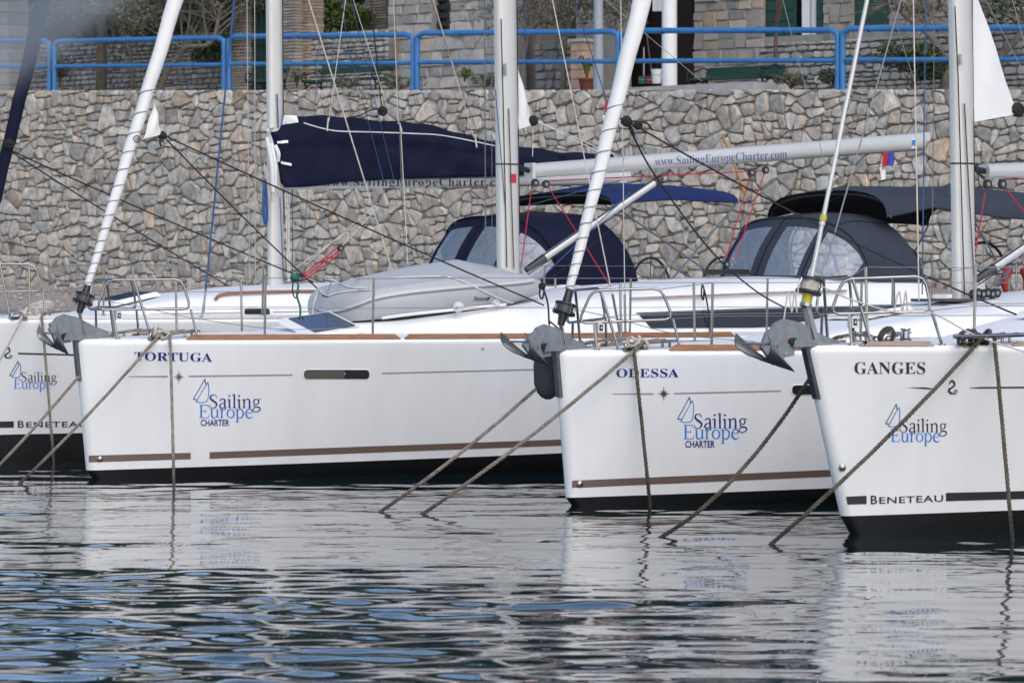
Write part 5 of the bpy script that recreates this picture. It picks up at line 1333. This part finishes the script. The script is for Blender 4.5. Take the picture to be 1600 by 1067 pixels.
# rigid vangs
def vang(b, p0, p1, r=.042):
    a, c = b.I(*p0), b.I(*p1); o = MB().tube([a.lerp(c, .12), a.lerp(c, .95)], r, 14).build('boom_vang', 'alloy', b.root)
    MB().tube([a, a.lerp(c, .13)], [r*.8, r*1.15], 12).build('vang_foot', 'dark_grey', o); MB().tube([a.lerp(c, .42), a.lerp(c, .44)], r*1.12, 14).build('vang_clip', 'black_plastic', o); MB().tube([a.lerp(c, .94), c], [r*1.1, r*.8], 12).build('vang_head', 'dark_grey', o)
    for k in (-1, 1): MB().tube([a + V((0, 0, .05*k)) + b.p*.03, c + V((0, 0, .055*k)) + b.p*.03], .006, 5).build('vang_line', 'black_rope', o)
vang(T, (822, 422), (1034, 278)); vang(O, (1524, 438), (1740, 292))
# red tackles
red = lambda b, *q: sheet(b, *q, .0, 'red_rope', .0065, 'boom_tackle')
for x0, y0, x1, y1 in ((831, 291, 814, 417), (856, 291, 968, 470), (855, 283, 1195, 267), (1173, 272, 1134, 405), (1195, 268, 1148, 408)): red(T, x0, y0, .0, x1, y1, .02)
for x, y in ((836, 286), (853, 288), (1174, 270), (1196, 266), (1135, 413), (968, 474)): block(T, T.I(x, y, .03), .045)
MB().box(T.I(1135, 425, .03), T.a*.3, T.p*.05, V((0, 0, .03))).build('traveller_track', 'black_plastic', T.root)
for x0, y0, x1, y1 in ((1541, 290, 1524, 395), (1567, 290, 1680, 430), (1560, 281, 1900, 270)): red(O, x0, y0, .0, x1, y1, .02)
for x, y in ((1543, 288), (1566, 288)): block(O, O.I(x, y, .03), .048)
sheet(T, 840, 440, .3, 985, 300, .0, 0, 'blue_rope', .006, 'line'); sheet(T, 815, 324, .1, 970, 282, .1, 0, 'blue_rope', .004, 'line'); sheet(T, 850, 445, .3, 1000, 320, .0, 0, 'black_rope', .004, 'line')
sheet(O, 1552, 452, .25, 1640, 350, .1, 0, 'blue_rope', .006, 'line')
for k, (x0, x1, m_) in enumerate(((437, 443, 'blue_rope'), (446, 450, 'white_rope'), (449, 452, 'pale_rope'), (452, 453, 'pale_rope'), (457, 457, 'blue_rope'))): sheet(LB, x0, 296, .08, x1, 440, .10, 0, m_, .0055 if k != 2 else .010, 'halyard', mL)
wire('halyard_coil', 'blue_rope', mL, [LB.I(414, 280, .1), LB.I(412, 310, .12), LB.I(413, 345, .12), LB.I(417, 345, .12), LB.I(416, 300, .12), LB.I(414, 282, .12), LB.I(411, 330, .13), LB.I(415, 348, .13)], .016, 6, 5)
for k in range(3): sheet(LB, 470 + 2*k, 433 + 3*k, .0, 531 + k*2, 384 + 5*k, .0, 0, 'red_rope', .008, 'vang_tackle')
for x0, y0, x1, y1 in ((460, 420, 560, 350), (480, 412, 590, 318), (535, 384, 590, 325)): sheet(LB, x0, y0, .0, x1, y1, .0, 0, 'pale_rope', .0055, 'vang_tackle')
block(LB, LB.I(532, 388, .02), .04); block(LB, LB.I(468, 434, .02), .05)
# mast furniture at the sail cover
for x0, y0, x1, y1, w in ((417, 215, 426, 300, .05), (424, 225, 430, 290, .045), (430, 228, 434, 252, .05)):
    MB().tube(cr([LB.I(x0, y0, .10), LB.I((x0+x1)/2 + 3, (y0+y1)/2, .14), LB.I(x1, y1, .1)], 5), [w*.5]*11, 8).build('sail_slug_strap', 'sailcloth', mL)
for i in range(7): x = 413 + (i*5) % 22; sheet(LB, x, 255 + 6*(i % 4), .11, x + 4, 300 + 8*(i % 3), .12, .03, 'pale_rope', .007, 'lashing', mL)

# ---- navy sail cover on the far yacht's boom
ctop = [(419, 206), (432, 198), (446, 184), (458, 179.5), (480, 181), (540, 185), (600, 188.5), (640, 192), (700, 204), (760, 219), (800, 229), (880, 237), (958, 243)]
cbot = [(419, 206), (428, 240), (434, 285), (440, 293.5), (470, 293), (500, 289.5), (520, 285.5), (600, 281), (700, 278), (780, 276), (860, 268), (958, 262)]
sc = MB(); rings = []; NX = 70
for i in range(NX+1):
    x = lerp(420, 957, (i/NX)**1.15); yt, yb = interp(x, ctop), interp(x, cbot); rr = []
    H = yb - yt; wd_ = min(1, .25 + (x - 419)/30)
    for j in range(13):
        f = j/12; off = (.02 + .15*math.sin(math.pi*min(1, (1-f)*.62 + .02))**.8)*wd_ * (1 if x < 800 else lerp(1, .5, (x-800)/157)); off += (.018*math.sin(x*.05 + 9*f) + .012*math.sin(x*.13 - 5*f) + .006*math.sin(x*.31 + 11*f))*wd_
        off += .06*clamp((f - .58)/.05)*(1 - .6*clamp((f - .75)/.25))*wd_*clamp((900 - x)/200)
        if f > .9: yt += .8*math.sin(x*.045) + .6*math.sin(x*.11)
        rr.append(LB.I(x, lerp(yb, yt, f), 0) + LB.p*max(.01, off))
    rings.append(rr + [q - LB.p*2*((q - LB.I(x, 0, 0)).dot(LB.p)) for q in rr[::-1]])
sc.rings(rings); so = sc.build('sail_cover', 'navy_canvas', bL, smooth=180); vS = BVHTree.FromPolygons([V(v) for v in sc.v], sc.f)
q = [LB.hit(x, y, .012, vS, .2) for x, y in cr2([(474, 193), (490, 198), (512, 203.5), (535, 206.5), (605, 208.2), (650, 210), (690, 213), (735, 221), (772, 229)], 3)]
wire('cover_cord', 'white_rope', so, q, .008, 6)
LB.decal('maker_badge', 'white_paint', [[(444, 180), (463, 181.5), (466, 192), (441, 196)]], so, .010, vS, .1); LB.decal('badge_sail', 'blue_ink', [[(450, 183), (462, 182.5), (451, 191.5)]], so, .016, vS, .1); LB.decal('badge_text', 'blue_ink', [[(443.5, 187), (448, 186), (447, 193.5), (442.5, 194.5)]], so, .016, vS, .1)
for x, y, x1, y1 in ((417, 203.5, 431, 201), (433.5, 222.5, 450, 222), (438.5, 254, 455, 257.5)):
    LB.stripe('strap', 'white_paint', [(x, y - 2), (x1, y1 - 2)], [(x, y + 2), (x1, y1 + 2)], so, 4, .012, vS, .14)
# lazy jacks and rigging of the far yacht
def rig(b, x0, y0, B0, x1, y1, B1, m='wire_steel', r=.005, name='rigging_wire'): return sheet(b, x0, y0, B0, x1, y1, B1, 0, m, r, name)
def up(b, x0, y0, B0, x1, y1, B1, top=1.9, **k):
    """extends the seen piece of a wire on up out of the picture, as far as the mast"""
    a, c = b.I(x0, y0, B0), b.I(x1, y1, B1); return wire(k.get('name', 'shroud'), k.get('m', 'wire_steel'), b.root, [a + (a - c)*top, a, c], k.get('r', .005), 6)
for x0, x1, y1, x2 in ((540, 513, 195, 511), (615, 622, 196, 628), (677, 742, 221, 745)):
    up(LB, x0, 0, .0, x1, y1, .10, .6, m='pale_rope', r=.0055, name='lazy_jack'); sheet(LB, x1, y1 - 10, .12, x2, y1 + 10, .2, 0, 'pale_rope', .010, 'lazy_jack_splice')
up(LB, 552, 0, .15, 606, 170, .15, .5, m='pale_rope', name='lazy_jack'); sheet(LB, 626, 200, .2, 637, 412, .9, 0, 'pale_rope', .0055, 'lazy_jack')
up(LB, 579, 0, .1, 597, 175, .1, .6, m='black_rope', r=.0075, name='topping_lift'); knot(LB, LB.I(598, 174, .1), .045, 'black_rope', LB.root, 6, 9)
wire('rope_tail', 'black_rope', LB.root, [LB.I(598, 171, .1), LB.I(580, 172, .12), LB.I(562, 181, .15), LB.I(545, 184, .17)], .009, 6, 5); wire('rope_tail', 'black_rope', LB.root, [LB.I(598, 175, .1), LB.I(592, 180, .12), LB.I(588, 184, .14)], .009, 6, 4)
up(LB, 482, 0, .9, 612, 420, 1.55, .8, r=.008, m='pale_rope'); up(LB, 386, 0, 1.0, 390, 440, 1.5, 1.2); up(LB, 398, 0, 1.0, 399, 440, 1.6, 1.2); up(LB, 505, 0, -.3, 470, 430, -1.4, .8)
up(LB, 536, 0, .3, 541, 60, .3, 1, m='blue_rope', r=.004, name='flag_halyard'); sheet(LB, 541, 60, .3, 600, 285, .35, 0, 'blue_rope', .004, 'flag_halyard'); up(LB, 548, 0, .3, 620, 300, .35, .6, m='blue_rope', r=.004, name='flag_halyard')
up(LB, 366, 0, .9, 318, 488, 1.35, .9, m='blue_rope', r=.011, name='blue_line'); MB().tube([LB.I(322, 455, 1.36), LB.I(315, 496, 1.4)], .013, 8).build('turnbuckle', 'steel', LB.root)
# shrouds of the others
for x0, x1, y1, B1, r in ((757, 759, 428, -1.5, .0065), (768, 769, 428, -1.4, .004), (617, 632, 412, -1.6, .004), (673, 750, 220, -.6, .0045)): up(T, x0, 0, -.6, x1, y1, B1, 1.2, r=r)
up(T, 863, 0, .7, 968, 517, 1.62, 1.2, r=.0065, m='pale_rope'); up(T, 970, 0, .9, 977, 517, 1.62, 1.2, r=.0065)
for x, xt in ((968, 957), (977, 976)): MB().tube([T.I(xt, 460, 1.6), T.I(x, 519, 1.62)], .014, 8).build('turnbuckle', 'steel', T.root); MB().ball(T.I(x, 521, 1.62), .05, .03, .02).build('chain_plate', 'steel', T.root)
up(T, 945, 0, .2, 1097, 128, .3, .6, r=.004); up(T, 1223, 0, .3, 1300, 300, .5, .8, r=.004)
up(O, 1427, 0, 1.0, 1436, 470, 1.55, 1.2, r=.0065, m='pale_rope'); up(O, 1408, 0, .8, 1290, 415, .2, .9, r=.007); up(O, 1388, 0, -.4, 1447, 185, -.5, .8, r=.005); up(O, 1460, 0, -.7, 1456, 470, -1.3, 1.1, r=.005)
up(O, 1446, 0, .9, 1441, 460, 1.2, .9, m='blue_rope', r=.006, name='flag_halyard'); up(O, 1540, 0, -.4, 1640, 190, -.5, .8, r=.005); up(O, 1582, 0, .5, 1660, 290, .6, .8, r=.005)
up(T, 897, 0, .3, 948, 158, .35, .7, m='blue_rope', r=.006, name='flag_halyard'); sheet(T, 950, 195, .35, 975, 250, .4, 0, 'blue_rope', .005, 'flag_halyard')
up(T, 819, 0, -.2, 822, 110, -.2, .6, m='navy_ink', r=.005, name='flag_halyard')

# ---- sprayhoods, biminis
sprayhood(LB, 7.0, 7.5, 8.95, 1.20, 1.97, .82, 'navy_canvas', rake_side=.5)
bimini(LB, [(8.55, 1.18, 3.10, 2.95), (9.5, 1.25, 3.23, 3.01), (10.5, 1.2, 3.17, 2.99)], 'blue_canvas', [(0, 10.0, 1, 2.0), (1, 9.2, 1, 2.0), (0, 10.0, -1, 2.0), (1, 9.2, -1, 2.0)])
sprayhood(T, 8.8, 9.25, 10.4, 1.17, 2.02, .71, 'grey_canvas', rake_side=.5, drop=.3)
bimini(T, [(9.85, 1.08, 3.05, 2.74), (10.4, 1.26, 3.11, 2.84), (11.3, 1.46, 3.12, 2.74), (12.7, 1.46, 3.04, 2.70)], 'grey_canvas', [(.5, 11.4, 1, 1.9), (1, 12.2, 1, 1.9), (.0, 10.6, -1, 1.9), (.5, 11.4, -1, 1.9), (1, 12.2, -1, 1.9)])
sprayhood(O, 8.5, 9.05, 10.45, 1.25, 2.0, .80, 'grey_canvas', rake_side=.5, drop=.3); sprayhood(G, 6.9, 7.4, 8.8, 1.22, 1.97, .85, 'navy_canvas', rake_side=.5)
# small gear on the decks
wire('jib_pole', 'black_plastic', T.root, [T.I(842, 489, 1.0), T.I(985, 479, 1.0)], .014, 8)
wire('rope_coil', 'black_rope', T.root, [T.I(858, 507, 1.3), T.I(856, 475, 1.3), T.I(849, 452, 1.3), T.I(845, 447, 1.3), T.I(843, 460, 1.3), T.I(847, 467, 1.3), T.I(850, 455, 1.3), T.I(849, 447, 1.3)], .010, 6, 6); knot(T, T.I(847, 447, 1.3), .03, 'black_rope', T.root, 5, 12)
wire('rope_coil', 'black_rope', T.root, [T.I(1110, 520, 1.3), T.I(1106, 480, 1.3), T.I(1100, 452, 1.3), T.I(1097, 446, 1.3), T.I(1096, 462, 1.3), T.I(1099, 468, 1.3), T.I(1100, 450, 1.3)], .009, 6, 6)
for x, b_ in ((1232, O), (1405, O)):
    q = [b_.I(x - 8, 505 if x < 1300 else 485, 1.2), b_.I(x, 455, 1.2), b_.I(x + 5, 488, 1.2), b_.I(x + 10, 455, 1.2), b_.I(x + 13, 488, 1.2)]; wire('hanging_line', 'pale_rope', b_.root, q, .007, 6, 5)
gl = MB(); 
for i in range(9):
    c = G.W(lerp(.42, .9, i/8), .04, G.fb + .065 + .03*math.sin(i*.8)); e = G.a if i % 2 else G.p
    gl = MB().tube([c + G.a*.035*math.cos(t) + (V((0, 0, 1)) if i % 2 else G.p)*.02*math.sin(t) for t in np.linspace(0, 6.2832, 11)], .008, 6); gl.build('chain_link', 'steel', G.root)
c = G.I(1415, 531, .12); MB().tube([c - V((0, 0, .03)), c, c + V((0, 0, .015)), c + V((0, 0, .07)), c + V((0, 0, .085)), c + V((0, 0, .09))], [.05, .05, .034, .03, .045, .043], 16).build('windlass_drum', 'steel', G.root)
for k in (-1, 1): MB().tube([G.I(1497, 526, .75) + G.p*.05*k, G.I(1640, 522, .85) + G.p*.05*k], .016, 8).build('gangway_tube', 'steel', G.root)
LBc = LB.W(.9, .1, LB.fb + .09)

# ------------------------------------------------------------------ anchors, dinghy, lines and other loose things
anchor(T, [(107, 554), (80, 541), (76, 508), (86, 512), (168, 520)], 'grey plough anchor on the bow of the yacht lettered TORTUGA', 1.0)
anchor(O, [(859, 572), (820, 558), (803, 519), (836, 530), (915, 542)], 'grey plough anchor on the bow of the yacht lettered ODESSA', 1.0)
anchor(G, [(1242, 581), (1190, 563), (1176, 521), (1208, 527), (1308, 536)], 'large grey plough anchor on the bow of the yacht lettered GANGES', 1.05)

dg = empty('inflatable_dinghy', T.W(4.0, 0, 1.7), 'grey inflatable dinghy lying upside down on the foredeck beside the tallest mast', 'dinghy')
def dz(f): return lerp(1.575, 1.80, f)
def dh(f): return interp(f, [(0, .60), (.05, .82), (.12, .95), (.3, 1.), (.72, 1.06), (.80, .95), (.92, .72), (1, .42)])
def db(f): return interp(f, [(0, .20), (.02, .36), (.05, .50), (.1, .62), (.18, .72), (.3, .77), (.8, .78), (.92, .74), (1, .66)])
prof = [(-.16, .015), (-.07, .0), (-.02, .05), (.012, .12), (.02, .19), (.005, .26), (-.04, .32), (-.10, .355)]
def dpt(f, j, side):
    L = 2.98 + 2.36*f; w, h, z0 = db(f), dh(f), dz(f); lift = .07*max(0, (f - .8)/.2)
    if j < len(prof): o, z = prof[j]; return T.W(L, side*max(.02, w + o*(.5 + .5*h)), z0 + lift + z*h)
    g = (j - len(prof) + 1)/7; y = (w - .10)*(1 - g); keel = .05*clamp((f - .05)/.4) + .02
    return T.W(L, side*max(0, y), z0 + lift + (.355 - .045*math.sin(math.pi*min(1, g*2.2))*(1 if g < .45 else 0) + (keel + .05)*g**1.3)*h)
rings = []; ND = 60; K = len(prof) + 7
for i in range(ND+1): f = i/ND; rings.append([dpt(f, j, 1) for j in range(K)] + [dpt(f, j, -1) for j in range(K-2, -1, -1)])
mb = MB(); mb.rings(rings); dhull = mb.build('hull_tube', 'dinghy_grey', dg, smooth=60); vD = BVHTree.FromPolygons([V(v) for v in mb.v], mb.f)
sk = cr2([(494, 483), (505, 487.5), (530, 487), (560, 478), (590, 467.5), (640, 459), (720, 451), (800, 445), (833, 441)], 4)
T.stripe('rub_strake', 'dinghy_rub', [(x, y - 5) for x, y in sk], [(x, y - .6) for x, y in sk], dhull, 50, .010, vD, .78); T.stripe('strake_line', 'dinghy_stripe', [(x, y - .6) for x, y in sk], [(x, y + 1.7) for x, y in sk], dhull, 50, .012, vD, .78)
dl = lambda pts, r=.008, m='white_rope': wire('grab_line', m, dhull, [T.hit(x, y, .012, vD, .78) for x, y in cr2(pts, 4)], r, 6)
dl([(548, 436), (600, 436.5), (650, 434), (700, 434.5), (735, 446), (775, 464), (800, 472)]); dl([(519, 437), (513, 456)]); dl([(519, 437), (545, 450), (576, 451), (577, 454), (555, 455), (528, 459), (512, 463), (500, 455)], .009); dl([(497, 460), (491, 480), (491, 494)], .008)
T.decal('black_tab', 'black_plastic', [[(505, 461), (513, 463), (512, 466), (505, 464)]], dhull, .016, vD, .78)
for i in range(6): T.decal('maker_mark', 'black_ink', stroke([(741 + i*4.0, 469.5), (744.5 + i*4.0, 465.2)], 1.5), dhull, .006, vD, .78)
T.decal('maker_mark', 'black_ink', stroke([(761, 468.5), (763, 464.8), (765, 464.5)], 1.4), dhull, .006, vD, .78); T.decal('maker_mark', 'red_ink', stroke([(740, 464.4), (745, 464)], 1.1), dhull, .006, vD, .78)
wire('oar', 'sailcloth', dg, [T.I(597, 497, .86), T.I(650, 490, .86), T.I(710, 484, .88), T.I(790, 476, .88)], .016, 8)
knot(T, T.I(716, 480, .9), .045, 'white_rope', dg, 5, 21); knot(T, T.I(775, 474, .9), .03, 'white_rope', dg, 4, 22)

fd = empty('fender', O.I(856, 624, -.33), 'dark grey covered fender hanging behind the bow of the yacht lettered ODESSA', 'fender')
rings = []; c0 = O.I(856, 624, -.33)
for z, r in ((0, .02), (.02, .06), (.06, .095), (.14, .125), (.3, .13), (.42, .12), (.50, .09), (.54, .04), (.56, .02)): rings.append([c0 + V((math.cos(t)*r, math.sin(t)*r, z)) for t in np.linspace(0, 5.98, 20)])
MB().rings(rings).build('body', 'fender_cover', fd); wire('lanyard', 'black_rope', fd, [c0 + V((0, 0, .55)), c0 + V((.02, 0, .70)), O.W(.5, -.30, O.fb + .02)], .008, 6)

mat('wet_mooring_rope', (.215, .185, .148), .85, var=.35, vscale=14); mat('wet_weed_rope', (.085, .07, .048), .85, var=.45, vscale=10); wet_end('wet_mooring_rope'); wet_end('wet_weed_rope')
def water_pt(px, py): d = F*HC/(py - HY); return V(((px-CX)*d/F, d, 0))
def mooring(p0, p1, sag, r, m, label, lift=None, group='bow mooring lines'):
    n = 14; e = (p1 - p0).normalized(); pts = [p0.lerp(p1, i/n) - V((0, 0, sag*4*(i/n)*(1 - i/n))) for i in range(n+1)]
    pts.append(p1 + (p1 - pts[-2]).normalized()*.5)
    pre = lift or []
    mb = MB(); mb.rope(cr(pre + pts, 3), r); return mb.build('mooring_rope', 'wet_' + m if m != 'pale_rope' else m, smooth=60, origin=p1, label=label, cat='rope', group=group)
def over(b, L, side, fwd=0.):
    """from the deck cleat over the gunwale"""
    e = b.G(L, -.018, side=side) + V((0, 0, .03)); return [b.W(L + .33, side*max(.05, b.half(L + .33, b.fb) - .20), b.fb + .085), b.G(L + .08, .06, side=side) + V((0, 0, .06))], e
Lt_ = T.gun(246); Lo = O.gun(996); Lg = G.gun(1527); Ll = LB.gun(34)
pre, e = over(T, Lt_, 1); mooring(e, water_pt(30, 756), .04, .0165, 'mooring_rope', 'tan mooring rope slanting from left end of TORTUGA lettering down to the water', pre)
pre, e = over(T, T.gun(263), 1); mooring(e + T.p*.02, water_pt(272, 762), -.02, .0165, 'mooring_rope', 'rope hanging straight down the hull between TORTUGA letters and the blue emblem', pre)
pre, e = over(T, Lt_, -1); mooring(e, water_pt(-42, 768), .05, .0165, 'mooring_rope', 'rope from behind the TORTUGA stem across the far hull lettering', pre)
pre, e = over(O, Lo, 1); mooring(e, water_pt(660, 803), .05, .0175, 'mooring_rope', 'rope slanting left from the fairlead above the ODESSA lettering to the water', pre)
pre, e = over(O, O.gun(986), 1); mooring(e + O.p*.02, water_pt(1016, 792), -.02, .0175, 'weed_rope', 'rope hanging down the hull through the D of ODESSA', pre)
pre, e = over(O, Lo, -1); mooring(e, water_pt(593, 800), .07, .0175, 'mooring_rope', 'rope from behind the ODESSA stem, past the fender, to the water', pre)
pre, e = over(G, Lg, 1); mooring(e, water_pt(1206, 849), .05, .0175, 'weed_rope', 'dark weedy rope slanting across the emblem on the GANGES hull', pre)
pre, e = over(G, G.gun(1549), 1); mooring(e + G.p*.02, water_pt(1582, 846), -.03, .0175, 'weed_rope', 'brown rope hanging down the GANGES hull near the right edge', pre)
pre, e = over(G, Lg - .5, -1); mooring(e, water_pt(1033, 839), .20, .0175, 'weed_rope', 'dark rope from behind the GANGES stem across the ODESSA hull', pre)
pre, e = over(LB, Ll, 1); mooring(e, water_pt(-120, 765), .05, .0165, 'pale_rope', 'pale rope slanting off the left edge above the seahorse emblem', pre)
pre, e = over(LB, LB.gun(63), 1); mooring(e + LB.p*.02, water_pt(84, 722), -.02, .0165, 'mooring_rope', 'brown rope hanging down the far left hull over its blue emblem', pre)
def rope_turns(b, L, side, m, seed, r=.016):
    """turns of line made fast over the gunwale"""
    rg = random.Random(seed); c = b.G(L, .02, side=side) + V((0, 0, .06)); mb = MB(); pts = []
    for i in range(44): t = i*.42; pts.append(c + b.a*(.085*math.cos(t*.37 + seed) + .01*rg.uniform(-1, 1)) + b.p*side*(.045*math.cos(t)) + V((0, 0, .045*math.sin(t) + .02*math.sin(t*.3))))
    mb.rope(cr(pts, 3), r); return mb.build('rope_turns', m, b.root, smooth=60)
for b, L, m_, sd in ((T, T.gun(252), 'pale_rope', 1), (O, O.gun(999), 'pale_rope', 2), (G, G.gun(1535), 'weed_rope', 3), (LB, LB.gun(45), 'pale_rope', 4), (G, G.gun(1515), 'weed_rope', 5)): rope_turns(b, L, 1, m_, sd)
def coil(c, R0, m, label, axis_a, axis_b, turns=4, r=.015):
    pts = [];
    for i in range(turns*16): t = i*.3927; k = R0*(1 - .06*(i/16)); pts.append(c + axis_a*k*math.cos(t) + axis_b*k*math.sin(t) + axis_a.cross(axis_b)*.012*(i/16 - turns/2))
    mb = MB(); mb.rope(pts, r); return mb.build('rope_coil', m, smooth=60, label=label, cat='rope')
coil(G.I(1386, 526, .10), .075, 'weed_rope', 'small ring of brown rope standing on the GANGES foredeck beside the capstan', G.a, (V((0, 0, 1)) + G.p*.5).normalized(), 3, .014)
coil(LB.W(1.35, .0, LB.fb + .10), .16, 'pale_rope', 'coil of tan rope lying on the far left foredeck', LB.a, (LB.p + V((0, 0, .45))).normalized(), 5, .016)

# flags
def cloth_flag(name, pts, mats, label):
    """draped strips hanging from a line; pts: per strip a list of left/right picture points"""
    t = empty(name, T.I(*pts[0][0][0], .0), label, 'flag')
    for strip, m in zip(pts, mats):
        mb = MB(); n = len(strip); vs = []
        for i, (l, r) in enumerate(strip):
            for j in range(5): q = T.I(lerp(l[0], r[0], j/4), lerp(l[1], r[1], j/4), .35); vs.append(q + T.p*.03*math.sin(j*1.6 + i*.8))
        mb.add(vs, [(i*5+j, i*5+5+j, i*5+6+j, i*5+j+1) for i in range(n-1) for j in range(4)]).build('strip', m, t, smooth=180)
    return t
cloth_flag('ensign', [[((1386, 238), (1396, 238)), ((1385, 248), (1396, 250)), ((1382, 258), (1393, 260))], [((1380, 240), (1386, 238)), ((1377, 252), (1385, 250)), ((1378, 266), (1382, 260))], [((1374, 262), (1378, 256)), ((1374, 272), (1382, 268)), ((1374, 284), (1381, 280))]], ['flag_blue', 'flag_red', 'flag_white'],
           'draped red, white and blue flag hanging under the end of the lettered boom')
cloth_flag('pennant', [[((945, 160), (951, 158)), ((943, 172), (952, 174)), ((942, 180), (950, 184))], [((942, 180), (950, 184)), ((941, 188), (949, 192)), ((941, 194), (947, 196))]], ['flag_red', 'flag_white'], 'small red and white pennant beside the furled sail above the lettered boom')
wire('ensign_staff', 'skin_orange', LB.root, [LB.I(1128, 210, .0), LB.I(1141, 240, .0), LB.I(1152, 270, .0), LB.I(1165, 305, .0)], .017, 8)
lb_ = empty('life_ring', T.W(12.2, 1.2, 2.1), 'dark red horseshoe life buoy by the steering wheel at the right edge', 'life buoy')
c = T.I(1588, 446, 1.2); MB().tube(cr([c + V((0, 0, .2)) + T.a*-.12, c + T.a*-.17 + V((0, 0, .02)), c + V((0, 0, -.16)), c + T.a*.17 + V((0, 0, .02)), c + V((0, 0, .2)) + T.a*.12], 6), .055, 10).build('ring', 'seat_red', lb_)
MB().tube([c + V((0, 0, -.2)), c + V((0, 0, .25))], .012, 6).build('bracket', 'steel', lb_)

# sailmaker's ring on the white furled sail, and a green line on the rail by the dinghy
vF = BVHTree.FromPolygons([V(v.co) + LOC[T.root.name] for v in fT.data.vertices], [tuple(p.vertices) for p in fT.data.polygons])
def ring_poly(cx, cy, r0, r1, n=18):
    out = []
    for i in range(n):
        a, c = 6.2832*i/n, 6.2832*(i+1)/n; out.append([(cx + math.cos(t)*r, cy + math.sin(t)*r*1.05) for r, t in ((r0, a), (r1, a), (r1, c), (r0, c))])
    return out
T.decal('sail_badge', 'navy_ink', ring_poly(213.5, 217.5, 4.4, 5.6), fT, .006, vF, 0); T.decal('sail_badge', 'skin_orange', ring_poly(213.5, 217.5, 1.2, 2.9), fT, .006, vF, 0)
wire('hanging_line', 'green_rope', T.root, [T.I(459, 432, 1.25), T.I(466, 445, 1.27), T.I(464, 462, 1.27), T.I(469, 480, 1.27), T.I(469, 496, 1.27)], .011, 6, 5); knot(T, T.I(460, 434, 1.26), .035, 'green_rope', T.root, 5, 31)
wire('hanging_line', 'black_rope', T.root, [T.I(459, 434, 1.26), T.I(457, 455, 1.27), T.I(462, 466, 1.27), T.I(467, 455, 1.27)], .007, 6, 5)
MB().tube([T.I(470, 494, 1.27), T.I(470, 499, 1.27)], [.02, .035], 10).build('line_weight', 'black_plastic', T.root)

for b, x, y in ((T, 156, 717), (O, 906, 756), (G, 1316, 730)):
    p = b.hit(x, y, .0); n = (b.hit(x, y, .05) - p).normalized()
    MB().tube([p, p + n*.012, p + n*.022], [.030, .028, .012], 12).build('skin_fitting', 'steel', b.hull)
